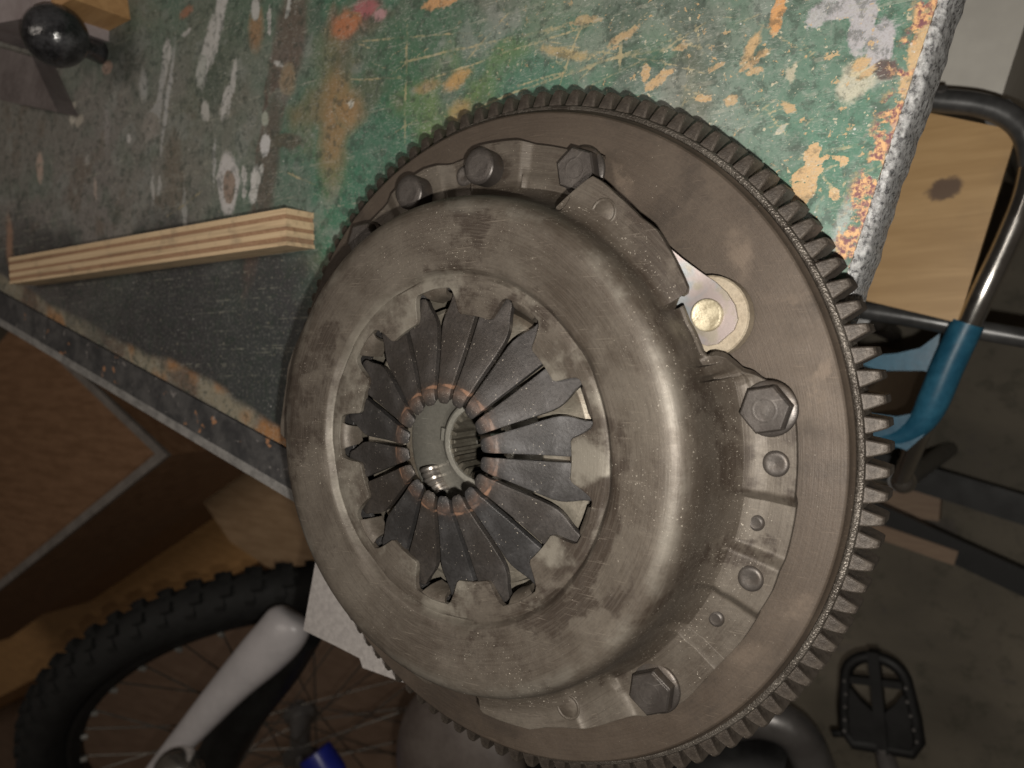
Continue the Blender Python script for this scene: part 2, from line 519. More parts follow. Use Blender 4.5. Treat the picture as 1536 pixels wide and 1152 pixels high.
    bcol = bcol*(1-om)+np.array((.36, .17, .06))*om
    base = base+(bcol-base)*bc[..., None]
    # shapes with an edge: sdf in mm, softness in mm, strength, colour
    F = np.full_like(X, -50.0); SO = np.full_like(X, 1.0); ST = np.zeros_like(X)
    SC = np.zeros(X.shape+(3,))
    def shape(u, v, ru, rv, an, cc, soft, k, warp=3.0, fine=1.6):
        if u > 580:                                        # small ragged chips on the near part
            ru, rv, k = ru*.84, rv*.84, k*.92
        d = sdf(u, v, ru, rv, an, warp, fine*2)*min(ru, rv)
        m = (d > F) | (d > 0)
        F[m] = d[m]; SO[m] = soft*min(ru, rv); ST[m] = k; SC[m] = cc
    W = (.50, .49, .48); T = (.50, .325, .165); PU = (.37, .35, .38)
    L = [(415, 150, 9, 100, -17, (.080, .052, .045), .5, .85, 8), (432, 60, 11, 40, -17, (.10, .06, .052), .6, .7, 8), (402, 250, 9, 40, -15, (.085, .065, .056), .7, .8, 8), (425, 212, 17, 4, -12, (.075, .060, .045), .5, .8),
         (500, 200, 9, 26, -8, (.33, .18, .075), 1.3, .6, 8), (520, 165, 10, 10, 0, (.34, .19, .08), 1.2, .6, 8), (385, 40, 6, 12, 0, (.33, .17, .08), 1, .65), (430, 120, 6, 9, 0, (.30, .17, .08), 1, .55),
         (548, 12, 9, 5, 0, (.36, .10, .12), .7, .8), (520, 35, 10, 6, 0, (.44, .16, .07), .8, .75), (570, 22, 4, 3, 0, (.45, .25, .27), .6, .8),
         (280, 18, 6, 3, 0, (.34, .13, .07), .8, .7), (15, 370, 5, 22, 0, (.36, .21, .14), 1, .7), (160, 100, 6, 4, 0, (.45, .30, .24), .6, .8),
         (1270, 10, 15, 4.5, 0, PU, .3, .95, 5), (1302, 32, 5, 11, -15, PU, .3, .95, 5), (1232, 22, 9, 3, 25, (.38, .37, .39), .3, .9, 5), (1324, 66, 5, 9, -12, PU, .3, .95, 4),
         (1326, 100, 4.4, 4, 0, (.070, .030, .035), .5, .95), (1280, 118, 6, 8, -20, (.46, .43, .34), .5, .9, 6), (1288, 100, 3, 4, -20, (.50, .42, .28), .5, .9), (1262, 335, 2.6, 10, -20, (.34, .38, .37), .9, .7),
         (1216, 236, 3.2, 6, -15, T, .18, 1), (1204, 276, 5.5, 7.5, -15, T, .15, 1), (1196, 296, 7.0, 5.5, 15, T, .15, 1), (1238, 240, 6.5, 1.1, 12, T, .25, 1), (1263, 238, 2.6, 2.2, 0, T, .25, 1), (1256, 291, 2.2, 2.4, 0, T, .25, 1), (1222, 258, 3.5, 1.6, 30, T, .3, 1),
         (1165, 22, 3, 8, -15, (.55, .27, .10), .3, .95), (1292, 92, 3.5, 2.6, 20, T, .3, .95), (1376, 92, 4.2, 5, 0, T, .25, .95), (1380, 60, 2.4, 10, -15, T, .4, .9), (1352, 204, 2.6, 5, -17, T, .3, .95), (1300, 108, 4, 1.5, 40, T, .4, .9), (1356, 120, 2.5, 5, 0, T, .4, .9), (1340, 180, 2, 4, 0, (.5, .28, .2), .4, .8), (1390, 30, 2, 6, 0, T, .4, .9), (1400, 8, 2.5, 6, -17, T, .3, .9),
         (985, 121, 6, 2.2, 20, T, .3, .9), (966, 112, 2, 3, 0, T, .3, .9), (1052, 148, 4.5, 1.5, -8, T, .3, .9), (686, 118, 9, 3.5, 15, (.46, .27, .10), .8, .85), (690, 162, 7, 6, 0, (.38, .25, .10), 1, .7), (640, 130, 8, 3, 0, (.34, .21, .09), 1, .6),
         (1124, 70, 3, 8, -25, (.52, .33, .16), .6, .85), (1128, 92, 7, 1.6, 30, (.5, .31, .15), .5, .8), (1182, 156, 4, 1.6, -30, T, .5, .8), (1130, 110, 3, 2, 0, T, .5, .8), (1186, 108, 2.5, 4, 0, (.45, .40, .30), .5, .8), (1095, 150, 3, 2, 0, T, .4, .8), (1070, 100, 3, 1.5, 10, T, .4, .7), (1018, 72, 4, 2, 0, T, .5, .7),
         (660, 3, 14, 4, 0, (.55, .29, .13), .4, .9), (850, 78, 14, 2.6, -20, (.46, .32, .13), .8, .6), (935, 55, 8, 2, 20, T, .6, .7), (880, 30, 8, 1.5, -10, T, .6, .6), (1170, 190, 4, 1.3, 30, (.45, .42, .35), .5, .7),
         (1176, 300, 2, 5, -10, (.45, .40, .3), .5, .8),
         (250, 78, 4, 7, -10, W, .6, .85), (247, 100, 2.5, 12, -14, W, .9, .7), (240, 145, 3, 20, -14, (.42, .42, .42), 1, .7), (328, 30, 5, 22, -20, W, .5, .9), (312, 75, 5, 20, -20, W, .6, .85), (303, 105, 5, 9, -20, (.46, .47, .45), .7, .8),
         (348, 130, 2.5, 14, -16, W, .7, .8), (338, 155, 3, 9, -16, W, .6, .85), (250, 150, 2, 28, -16, (.44, .44, .44), .9, .75), (232, 165, 11, 3, 25, (.40, .40, .40), .9, .65), (226, 190, 9, 9, 20, (.30, .27, .25), 1, .6), (215, 130, 4, 9, 0, (.40, .40, .40), 1, .6),
         (342, 276, 9.5, 17, -4, (.52, .50, .50), .25, .9, 4), (343, 282, 5.5, 9.5, -4, (.27, .20, .165), .5, .95, 4), (382, 276, 4, 11, -14, (.56, .55, .54), .4, .9, 4), (366, 262, 2.5, 6, 0, W, .5, .85), (390, 262, 2, 7, -20, W, .5, .8), (366, 290, 2, 4, 0, W, .5, .8),
         (398, 218, 4.2, 5.5, 0, (.55, .54, .55), .4, .9), (308, 168, 4, 6, 10, (.46, .45, .43), .5, .85), (398, 178, 3, 4, 0, (.40, .42, .36), .6, .7), (108, 170, 4.5, 8, -10, (.54, .50, .43), .5, .9), (118, 182, 6, 4, 0, (.44, .40, .34), .6, .7), (60, 250, 5, 10, 0, (.48, .36, .30), .5, .8), (142, 285, 2.5, 7, 0, (.42, .34, .30), .6, .7),
         (384, 12, 4, 6, 0, W, .5, .85), (405, 28, 1.5, 8, 0, W, .5, .8), (278, 50, 5, 1.8, 10, W, .6, .7), (432, 8, 2, 7, -20, W, .5, .8), (526, 158, 2.4, 2.6, 0, (.64, .6, .52), .5, .95), (193, 208, 2.6, 3, 0, W, .5, .85), (276, 320, 2, 17, 0, (.36, .36, .35), .9, .65), (322, 245, 1.6, 11, -5, (.42, .42, .42), .8, .7), (238, 280, 2, 6, 0, W, .8, .6), (228, 285, 1.6, 8, 0, W, .8, .6), (160, 190, 3, 14, 0, (.30, .28, .28), 1, .5), (132, 240, 3, 4, 0, (.4, .38, .36), .8, .6), (418, 96, 3.4, 1.6, -25, W, .5, .9)]
    for q in L:
        shape(*q[:8], **({'warp': q[8]} if len(q) > 8 else {}))
    # long scratches, down to the wood
    H = np.full_like(X, -9.0)
    rs_ = random.Random(11)
    more = []
    for _ in range(70):
        u_, v_ = rs_.uniform(560, 1400), rs_.uniform(0, 330)
        g_, l_ = rs_.choice((-.35, -.25, .5, 1.5, -.6))+rs_.uniform(-.2, .2), rs_.uniform(20, 90)
        more.append(((u_, v_), (u_+l_*math.cos(g_), v_+l_*math.sin(g_)), rs_.uniform(.15, .38)))
    for p0, p1, w in [((600, 95), (850, 38), .6), ((640, 120), (905, 30), .45), ((720, 160), (900, 95), .5), ((780, 130), (1010, 60), .45), ((935, 20), (930, 110), .75), ((610, 40), (608, 215), .7), ((880, 20), (840, 130), .5),
           ((1150, 165), (1180, 205), .5), ((540, 62), (720, 50), .5), ((1000, 40), (1100, 110), .4), ((1190, 240), (1290, 215), .6), ((1225, 255), (1262, 300), .5), ((960, 100), (1060, 30), .4),
           ((430, 260), (472, 278), .6), ((250, 325), (300, 290), .6), ((480, 120), (620, 118), .5), ((820, 60), (1060, 110), .35), ((700, 90), (760, 20), .45), ((1020, 130), (1090, 160), .4), ((1100, 200), (1160, 150), .4),
           ((560, 95), (650, 140), .35), ((870, 120), (970, 20), .35), ((905, 90), (1000, 75), .5), ((1040, 20), (1052, 90), .4), ((1130, 30), (1200, 75), .4), ((750, 30), (860, 110), .35), ((1200, 60), (1240, 110), .35), ((480, 40), (560, 75), .35), ((1100, 250), (1130, 200), .4), ((1215, 330), (1240, 290), .4)]+more:
        a_, b_ = at(*p0, ZB), at(*p1, ZB)
        d = b_-a_; Ln = d.length; d = d/Ln
        px, py = X-a_.x+f1*.5+w1*2.5, Y-a_.y+f2*.5+w2*2.5
        al = px*d.x+py*d.y
        ac = np.abs(-px*d.y+py*d.x)
        H = np.maximum(H, np.minimum(w-ac, np.minimum(al, Ln-al)*.08))
    verts = np.stack([X, Y, np.full_like(X, ZB)], -1).reshape(-1, 3)*S
    idx = np.arange(na*ni).reshape(na, ni)
    quads = np.stack([idx[:-1, :-1], idx[1:, :-1], idx[1:, 1:], idx[:-1, 1:]], -1).reshape(-1, 4)
    me = bpy.data.meshes.new('bench_top')
    nf = len(quads)
    me.vertices.add(len(verts)); me.vertices.foreach_set('co', verts.astype('f').ravel())
    me.loops.add(nf*4); me.loops.foreach_set('vertex_index', quads.astype('i').ravel())
    me.polygons.add(nf); me.polygons.foreach_set('loop_start', np.arange(0, nf*4, 4, dtype='i'))
    me.update(calc_edges=True); me.validate()
    def attr(name, rgb):
        at_ = me.attributes.new(name, 'FLOAT_VECTOR', 'POINT')
        at_.data.foreach_set('vector', rgb.reshape(-1, 3).astype('f').ravel())
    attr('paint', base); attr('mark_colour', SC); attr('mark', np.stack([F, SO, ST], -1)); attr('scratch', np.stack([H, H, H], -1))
    return me

def bench_mat(name='chipped_green_bench_paint'):
    t = NT(name)
    P = t.mapping(scale=(1000, 1000, 1000))                # millimetres
    def attr(nm):
        x = t.n('ShaderNodeAttribute', attribute_name=nm)
        return x.outputs['Vector']
    n2 = t.noise(.09, 5, .65, P, .3)
    n3 = t.noise(.55, 4, .6, P)
    n5 = t.noise(1.6, 3, .6, P)
    n6 = t.noise(.2, 4, .6, t.mapping(loc=(40, 3, 9), scale=(1000, 1000, 1000)))
    c = attr('paint')
    c = t.mix(t.math('MULTIPLY', t.mapr(n3, .5, .72), .35), c, (.26, .26, .24))
    c = t.mix(t.math('MULTIPLY', t.mapr(n3, .45, .28), .45), c, (.02, .035, .028))
    mk = t.sep(attr('mark'))
    d = t.math('ADD', mk[0], t.math('MULTIPLY', t.math('SUBTRACT', t.math('ADD', t.math('MULTIPLY', n3, .45), t.math('ADD', t.math('MULTIPLY', n6, .4), t.math('MULTIPLY', n5, .15))), .5), 6.0))
    f = t.math('MULTIPLY', t.mapr(d, t.math('MULTIPLY', mk[1], -.5), t.math('MULTIPLY', mk[1], .5)), mk[2])
    mc = t.mix(t.math('MULTIPLY', t.mapr(n5, .4, .7), .3), attr('mark_colour'), (.16, .12, .08))
    c = t.mix(f, c, mc)
    scuff = t.math('MULTIPLY', t.mapr(t.noise(1.1, 6, .75, t.mapping(rot=(0, 0, .5), scale=(420, 1500, 1000)), .4), .50, .66), t.mapr(n6, .40, .60))
    c = t.mix(t.math('MULTIPLY', t.math('MULTIPLY', scuff, t.mapr(t.sep(attr('paint'))[1], .05, .11)), .6), c, (.36, .37, .34))
    c = t.mix(t.math('MULTIPLY', t.mapr(t.noise(.17, 7, .72, t.mapping(loc=(9, 31, 2), scale=(1000,)*3), .3), .50, .62), .55), c, (.030, .042, .034))
    sc = t.math('ADD', t.sep(attr('scratch'))[0], t.math('MULTIPLY', t.math('SUBTRACT', n3, .5), 1.1))
    c = t.mix(t.math('MULTIPLY', t.mapr(sc, -.15, .25), t.mapr(n2, .40, .62, .05, .7)), c, (.40, .33, .19))
    # chips, specks and hairlines, more of them near the right edge
    cm = t.mapr(t.vmath('LENGTH', t.mapping(loc=(120, 150, ZB), scale=(200, 140, 1000), vec=P, typ='TEXTURE'), out=1), 1.1, .2)
    chips = t.math('MULTIPLY', t.mapr(t.noise(.26, 7, .66, t.mapping(loc=(30, 8, 3), scale=(1000,)*3), .3), .625, .64), cm)
    c = t.mix(t.math('MULTIPLY', chips, .85), c, (.44, .30, .16))
    c = t.mix(t.math('MULTIPLY', t.mapr(t.noise(.4, 5, .62, t.mapping(loc=(3, 80, 3), scale=(1000,)*3)), .64, .665), t.mapr(cm, 0, 1, .25, .8, False)), c, (.46, .41, .30))
    for sc_, th, cc, lo in ((.16, .09, (.55, .54, .52), .80), (.4, .11, (.5, .5, .48), .78), (.8, .14, (.5, .5, .46), .72)):
        dd = t.mapr(t.voro(sc_, vec=P), th, th*.5)
        k = t.math('GREATER_THAN', t.sep(t.voro(sc_, vec=P, out='Color'))[1], lo)
        c = t.mix(t.math('MULTIPLY', t.math('MULTIPLY', dd, k), .7), c, cc)
    for a_, s2, th in ((.35, (6, 420, 1), .68), (-.5, (9, 380, 1), .69), (1.45, (7, 400, 1), .69), (-.25, (5, 500, 1), .69)):
        hair = t.mapr(t.noise(1, 1, .3, t.mapping(rot=(0, 0, a_), scale=s2)), th, th+.03)
        c = t.mix(t.math('MULTIPLY', t.math('MULTIPLY', hair, t.mapr(n6, .45, .62)), .28), c, (.34, .33, .27))
    x = t.vmath('DOT_PRODUCT', t.vmath('SUBTRACT', P, (K.x, K.y, 0)), tuple(EX), out=1)
    xw = t.math('ADD', x, t.math('MULTIPLY', t.math('SUBTRACT', n2, .5), 14.0))
    rim = t.math('MULTIPLY', t.mapr(xw, -9.0, -4.5), t.mapr(t.noise(.16, 5, .6, t.mapping(loc=(8, 2, 9), scale=(1000,)*3)), .46, .54))
    c = t.mix(rim, c, t.mix(t.mapr(n3, .4, .6), (.55, .32, .15), (.15, .055, .065)))
    h = t.math('ADD', t.math('MULTIPLY', n3, .4), t.math('ADD', t.math('MULTIPLY', n2, .5), t.math('MULTIPLY', chips, -.8)))
    t.bump(t.math('ADD', h, t.math('MULTIPLY', f, .25)), .35, .0006)
    return t.done(c, t.mapr(n2, .3, .7, .36, .58))
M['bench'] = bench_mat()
M['batten'] = simple('blackened_paint', (.030, .030, .032), (.075, .072, .072), .5, 0, 60, .4)
M['greyrim'] = simple('worn_grey_edge', (.14, .135, .13), (.24, .23, .22), .6, 0, 120, .5)
M['solder'] = simple('rough_silver_edge', (.13, .13, .135), (.80, .80, .80), .32, .5, 500, 1.0)
M['bare'] = simple('bare_bench_wood', (.16, .105, .06), (.24, .16, .095), .65, 0, 20, .2, None, (1, 14, 14))

bench = add('workbench', None, loc=bl(-400, 300, FLOOR), label='green painted workbench with chipped paint and silver edge, under the flywheel', cat='workbench')
TH = 24
b1 = MB()
pts = [bl(-1500, 24.2, 0), bl(-.4, 24.2, 0), bl(-.4, 900, 0), bl(-1500, 900, 0)]
b1.prism(pts, ZB-TH, ZB-.6)
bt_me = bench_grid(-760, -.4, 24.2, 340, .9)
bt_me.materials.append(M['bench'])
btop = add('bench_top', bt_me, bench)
add('bench_board', b1.mesh('bench_board', M['bare'], 0), bench)
rest = MB().prism([bl(-1500, 340.2, 0), bl(-.4, 340.2, 0), bl(-.4, 900, 0), bl(-1500, 900, 0)], ZB-.58, ZB)
rest.prism([bl(-1500, 24.2, 0), bl(-760.2, 24.2, 0), bl(-760.2, 340, 0), bl(-1500, 340, 0)], ZB-.58, ZB)
add('bench_surface', rest.mesh('bench_surface', simple('green_bench_paint', (.06, .12, .085), (.14, .15, .125), .5, 0, 20, .2), 0), bench)
# front batten, a hair proud, its outer rim worn grey
b2 = MB().prism([bl(-1500, 3, 0), bl(-.4, 3, 0), bl(-.4, 23.4, 0), bl(-1500, 23.4, 0)], ZB-TH, ZB-.3,
                [bl(-1500, 3, 0), bl(-.4, 3, 0), bl(-.4, 23.0, 0), bl(-1500, 23.0, 0)])

def batten_mat():
    t = NT('blackened_batten_paint')
    a = t.noise(60, 5, .65, None, .3)
    c = t.mix(t.mapr(a, .35, .68), (.028, .028, .030), (.080, .077, .076))
    c = t.mix(t.math('MULTIPLY', t.mapr(t.noise(70, 4, .6, t.mapping(loc=(4, 4, 1))), .64, .68), .8), c, (.36, .18, .09))
    c = t.mix(t.math('MULTIPLY', t.mapr(t.noise(150, 4, .6, t.mapping(loc=(1, 7, 1))), .64, .7), .6), c, (.25, .23, .22))
    t.bump(a, .4, .0008)
    return t.done(c, .5)
add('front_batten', b2.mesh('front_batten', batten_mat(), 0), bench)
b3 = MB().prism([bl(-1500, -4, 0), bl(-.4, -4, 0), bl(-.4, 2.9, 0), bl(-1500, 2.9, 0)], ZB-TH, ZB-1.2,
                [bl(-1500, -3.2, 0), bl(-.4, -3.2, 0), bl(-.4, 2.9, 0), bl(-1500, 2.9, 0)])
add('front_lip', b3.mesh('front_lip', M['greyrim'], 0), bench)
# silver right-hand trim, lumpy
tv, tf = [], []
prof = [(-.2, ZB-TH-1), (3.4, ZB-TH-1), (3.9, ZB-14), (3.5, ZB-2.4), (2.7, ZB-.4), (1.4, ZB+.7), (.3, ZB+.5), (-.2, ZB+.2)]
NTR = 1300
for i in range(NTR+1):
    yy = -4+900*i/NTR
    wob = .5*math.sin(yy*.11)+.35*math.sin(yy*.37+1)+.25*math.sin(yy*.83+2)
    for a, z in prof:
        j = random.uniform(-.32, .32) if z > ZB-20 else 0
        p = bl(a+j*.8+(wob*.6 if a > 1 else 0), yy, z+j*.5+(wob*.25 if z > ZB-3 else 0))
        tv.append(p)
m_ = len(prof)
for i in range(NTR):
    for k in range(m_):
        l = (k+1) % m_
        tf.append([i*m_+k, i*m_+l, (i+1)*m_+l, (i+1)*m_+k])
add('edge_trim', mesh('edge_trim', tv, tf, M['solder'], 40), bench)
# what carries it
for a in (-90, -1250):
    lg = MB().box(bl(a, 60, FLOOR), EX*70, EY*70, Vector((0, 0, ZB-TH-FLOOR-.5)))
    add('leg', lg.mesh('leg', M['bare'], 0), bench)
    lg = MB().box(bl(a, 780, FLOOR), EX*70, EY*70, Vector((0, 0, ZB-TH-FLOOR-.5)))
    add('leg', lg.mesh('leg', M['bare'], 0), bench)
ap = MB().box(bl(-1400, 48, ZB-TH-110), EX*1380, EY*11.5, Vector((0, 0, 109.5)))
add('apron', ap.mesh('apron', M['bare'], 0), bench)

# ------------------------------------------------------------------ clutch bolted to its flywheel
assy = add('clutch_assembly', None, loc=(0, 0, ZB+.8),
           label='greasy car clutch bolted on a toothed flywheel, lying over the bench corner', cat='clutch')

# flywheel body: friction face, recessed rim groove
fw = MB().lathe([(30, -6), (58, -6), (60, 0), (123.4, 0), (124.1, -.5), (124.6, -2.6), (125.4, -3.6), (125.4, -18.8), (118, -19.4), (112, -24), (90, ZB+.8), (30, ZB+.8)], 256, True)
flyw = add('flywheel', fw.mesh('flywheel', M['face']), assy)
rg = MB().lathe([(125.45, -5.6), (126.2, -5.2), (127.3, -5.6), (127.9, -6.8), (127.9, -18.7), (125.45, -18.7)], 224, True)
ringg = add('ring_gear', rg.mesh('ring_gear', M['ring']), assy)
NTE = 112
def tooth_mesh():
    z0, z1 = -18.5, -6.4
    v = []
    # stations along the radius: r, half width, front z
    st = [(126.4, 3.1, z1), (129.0, 2.55, z1-.2), (131.8, 1.9, z1-.7), (133.5, 1.45, z1-1.6), (134.1, 1.15, z1-2.5)]
    for r, w, zf in st:
        v += [(r, -w, z0), (r, w, z0), (r, w, zf-.5), (r, w-.45, zf), (r, -w+.45, zf), (r, -w, zf-.5)]
    f = []
    for i in range(len(st)-1):
        for k in range(6):
            l = (k+1) % 6
            f.append([i*6+k, i*6+l, (i+1)*6+l, (i+1)*6+k])
    e = (len(st)-1)*6
    f.append([e+k for k in range(6)])
    f.append([k for k in range(6)][::-1])
    return mesh('tooth', v, f, M['tooth'], 24)
tm = tooth_mesh()
for k in range(NTE):
    add('tooth', tm, ringg, rotz=rad(-1.9+360*k/NTE))

# pressure plate, seen through the slots, with three ears for the straps
pp = MB().lathe([(44, 6), (84, 6), (84.5, 7), (84.5, 15), (83, 16), (52, 16), (51, 24.5), (49.5, 25.6), (32, 25.6), (31, 24.8), (31, 21), (44, 20)], 128, True)
pplate = add('pressure_plate', pp.mesh('pressure_plate', M['plate']), assy)
def ear_mesh():
    pts = []
    for k in range(21):
        a = rad(28.2-112+224*k/20)
        pts.append(pol(94.0, 28.2)+Vector((math.cos(a), math.sin(a), 0))*13.2)
    pts.append(pol(80, 38)); pts.append(pol(80, 15))
    ins = [Vector((p.x, p.y, 0))*.0+pol(94, 28.2)+(p-pol(94, 28.2))*.965 for p in pts]
    return MB().prism(pts, 1.0, 6.2).add(*MB().prism(pts, 6.2, 6.8, ins).__dict__.values()).mesh('strap_ear', M['tan'])
em = ear_mesh()
# strap: runs from the button to under the lug
def strap_mesh():
    c0 = pol(94.4, 28.3); c1 = pol(96, 54.7)
    d = (c1-c0).normalized(); n_ = Vector((-d.y, d.x, 0))
    out = []
    for s_, w in ((-9.2, 3.4), (-7.5, 6.4), (-3.5, 8.6), (1.5, 9.2), (6.5, 8.6), (11, 7.4), (18, 6.2), (30, 5.0), ((c1-c0).length+4, 4.6)):
        out.append((s_, w))
    pts = [c0+d*s_-n_*w for s_, w in out]+[c0+d*s_+n_*w for s_, w in reversed(out)]
    n = len(pts)
    L = (c1-c0).length
    def zz(p):
        t_ = max(0, min(1, ((p-c0).dot(d)-10)/(L-16)))
        return 8.0+11.5*t_
    mb = MB()
    # as strips so that it can slope
    v = []; f = []
    for (s_, w) in out:
        a, b_ = c0+d*s_-n_*w, c0+d*s_+n_*w
        for p in (a, b_):
            v.append((p.x, p.y, zz(p)-1.1))
        for p in (a, b_):
            v.append((p.x, p.y, zz(p)))
    for i in range(len(out)-1):
        q, r = i*4, i*4+4
        f += [[q, q+1, r+1, r], [q+2, r+2, r+3, q+3], [q, r, r+2, q+2], [q+1, q+3, r+3, r+1]]
    f += [[0, 2, 3, 1], [len(v)-4, len(v)-3, len(v)-1, len(v)-2]]
    return mesh('strap', v, f, M['strap'], 30)
sm = strap_mesh()
c0 = pol(94.4, 28.3)
btn = MB().lathe([(0, 9.25), (2.5, 9.3), (4.0, 9.55), (4.6, 9.75), (5.1, 9.4), (5.3, 8.6), (5.3, 6.9), (0, 6.9)], 40, False, cx=c0.x, cy=c0.y).mesh('strap_button', M['brass'])
for k in range(3):
    add('strap_ear', em, pplate, rotz=rad(120*k))
    st = add('strap', sm, assy, rotz=rad(120*k), label='heat tinted steel strap')
    add('button', btn, st, rotz=rad(120*k))

# clutch disc seen down the middle
cd = MB().lathe([(13.4, 20.0), (15.2, 20.2), (16.2, 19.6), (16.8, 17.6), (18.6, 15.4), (23, 13.6), (30, 12.0), (40, 9.6), (43, 7.6), (43.5, 2), (13.4, 2)], 128, True)
disc = add('clutch_disc', cd.mesh('clutch_disc', M['hub']), assy)
sp = MB()
prof2 = []
NSP = 24
for k in range(NSP):
    for da, r in ((-.30, 13.35), (-.20, 11.2), (.20, 11.2), (.30, 13.35)):
        prof2.append((r, 2*PI*(k+da)/NSP))
n2_ = len(prof2)
vv = []
for z, ro in ((3, 0), (18.6, 0), (19.2, .35)):
    vv += [((r+ro)*math.cos(a), (r+ro)*math.sin(a), z) for r, a in prof2]
ff = []
for j in range(2):
    for i in range(n2_):
        k = (i+1) % n2_
        ff.append([j*n2_+i, j*n2_+k, (j+1)*n2_+k, (j+1)*n2_+i])
kk = len(vv)
vv += [(13.38*math.cos(a), 13.38*math.sin(a), 19.2) for r, a in prof2]
for i in range(n2_):
    k = (i+1) % n2_
    ff.append([2*n2_+i, 2*n2_+k, kk+k, kk+i])
add('spline', mesh('spline', vv, ff, M['spline'], 25), disc)
kb = MB().prism([pol(16.4, 165), pol(19.5, 165), pol(19.5, 180), pol(16.4, 180)], 14.5, 17.8)
add('key_lug', kb.mesh('key_lug', M['hub']), disc)
# damper coils
for base_a in (213, 333, 93):
    path = []
    for i in range(97):
        t_ = i/96
        a = base_a-11+22*t_
        c_ = pol(31.5, a, 12.6)
        rd = pol(1, a); w = 2*PI*6*t_
        path.append(c_+rd*3.2*math.cos(w)+Vector((0, 0, 3.2*math.sin(w))))
    add('coil_spring', MB().tube(path, 1.2, 8).mesh('coil_spring', M['spring']), disc)

# diaphragm spring: eighteen fingers
TAB0 = -1.5
def finger_z(r):
    return lerp_tab([(15, 39.0), (16.5, 39.9), (18.5, 40.3), (21.5, 40.0), (22.6, 39.3), (35, 35.3), (48, 31.7), (60, 30.0)], r)
def finger_mesh(side):
    rs = [16.2, 16.5, 17.1, 18.2, 19.6, 21.4, 22.4, 23.4, 27, 31, 35, 39, 42, 44.5, 46.5, 48.5, 50.5, 52.5, 54, 55.2, 56]
    v = []; f = []
    NW = 6
    for r in rs:
        full = r*math.tan(rad(10.0))-lerp_tab([(16, .7), (20, .75), (28, 1.0), (60, 1.05)], r)
        lo, hi = -full, full
        if r < 17.7:                                     # rounded tip
            k = math.sqrt(max(0.0, 1-((17.7-r)/1.56)**2))
            lo *= .45+.55*k; hi *= .45+.55*k
        if r > 41.5:                                     # keyhole flare on one side, shoulder on the other
            cut = lerp_tab([(41.5, 0), (44.5, .5), (46.5, 1.2), (48.5, 2.2), (50.5, 3.4), (52.5, 4.4), (54, 4.9), (55.2, 5.6), (56, 7.2)], r)
            cut2 = lerp_tab([(41.5, 0), (50.5, 0), (52.5, .3), (54, .9), (55.2, 1.9), (56, 3.6)], r)
            if side > 0:
                hi -= cut; lo += cut2
            else:
                lo += cut; hi -= cut2
        for j in range(NW+1):
            w = lo+(hi-lo)*j/NW
            bow = .25*(1-(2*j/NW-1)**2)
            v.append((r, w, finger_z(r)+bow))
    n = NW+1
    for i in range(len(rs)-1):
        for j in range(NW):
            f.append([i*n+j, (i+1)*n+j, (i+1)*n+j+1, i*n+j+1])
    v, f = solid(v, f, 2.5)
    return mesh('finger', v, f, M['finger'], 40)
fm = {1: finger_mesh(1), -1: finger_mesh(-1)}
dia = MB().lathe([(57, 27.0), (80, 24.5), (80, 22.5), (57, 25.0)], 128, True)
dspr = add('diaphragm_spring', dia.mesh('diaphragm_spring', M['finger']), assy)
for k in range(18):
    # slot at TAB0+40m sits under a cover tab, the slots between carry the keyholes
    ang = TAB0+10+20*k
    add('finger', fm[1 if k % 2 == 0 else -1], dspr, rotz=rad(ang))

# pressed cover
HI, LO, LUG = 6.8, 3.2, 25.0
def sector(th):
    """flange kind, height and outer radius at angle th"""
    p = (th+54.5) % 120-54.5                              # -54.5 .. 65.5
    if p >= 31.4:
        r = lerp_tab([(31.4, 96.5), (32.5, 98.2), (44, 101.8), (48, 101.2), (54, 102.2), (58, 103.4), (60.4, 103.6), (61.4, 101.2), (65.5, 89.6)], p)
        if 270 < th % 360 < 320 and p > 52:                # this ear is rolled down to the flange instead of cut free
            e_ = max(0.0, min(1.0, (p-55.5)/6.5))
            return 'flange', LUG-(LUG-HI)*e_*e_*(3-2*e_), lerp_tab([(52, 102.0), (56, 103.6), (59, 106.5), (63, 110.2), (65.5, 111)], p)
        return 'lug', LUG, r
    if p >= 14.5:
        z = lerp_tab([(14.5, HI), (16.5, 9.2), (18.8, 14.5), (20.2, 16.5), (26, 15.5), (31.4, 17.0)], p)
        r = lerp_tab([(14.5, 101.6), (15.6, 98.4), (17.0, 97.2), (18.8, 96.4), (19.6, 94.5), (20.3, 91.6), (21.5, 90.6), (28, 90.4), (31.4, 91.6)], p)
        return 'flange', z, r
    if 60 < th % 360 < 135:                               # this sector carries the two tall pegs
        z = lerp_tab([(65, HI), (81, HI), (83, 8.8), (95, 8.8), (97, 5.2), (101, 5.2), (103.5, 8.8), (117, 8.8), (119.5, HI), (135, HI)], th % 360)
        r = lerp_tab([(65, 111.0), (72, 109.8), (80, 110.6), (84, 112.0), (93, 112.2), (97, 110.2), (102, 110.0), (107, 112.0), (115, 112.0), (121, 110.4), (129, 110.6), (130.4, 110.4), (134.5, 101.6)], th % 360)
        return 'flange', z, r
    z = lerp_tab([(-54.5, HI), (-39.6, HI), (-38.0, LO), (-28.4, LO), (-26.6, HI), (-18.4, HI), (-16.8, LO), (-8.0, LO), (-6.2, HI), (14.5, HI)], p)
    r = lerp_tab([(-54.5, 111.5), (-48, 111.8), (-42, 110.4), (-38.5, 110.2), (-33, 110.6), (-27, 110.4), (-22, 111.2), (-17, 110.8), (-12, 110.6), (-6, 110.4), (9, 110.6), (10.4, 110.4), (14.5, 101.6)], p)
    return 'flange', z, r
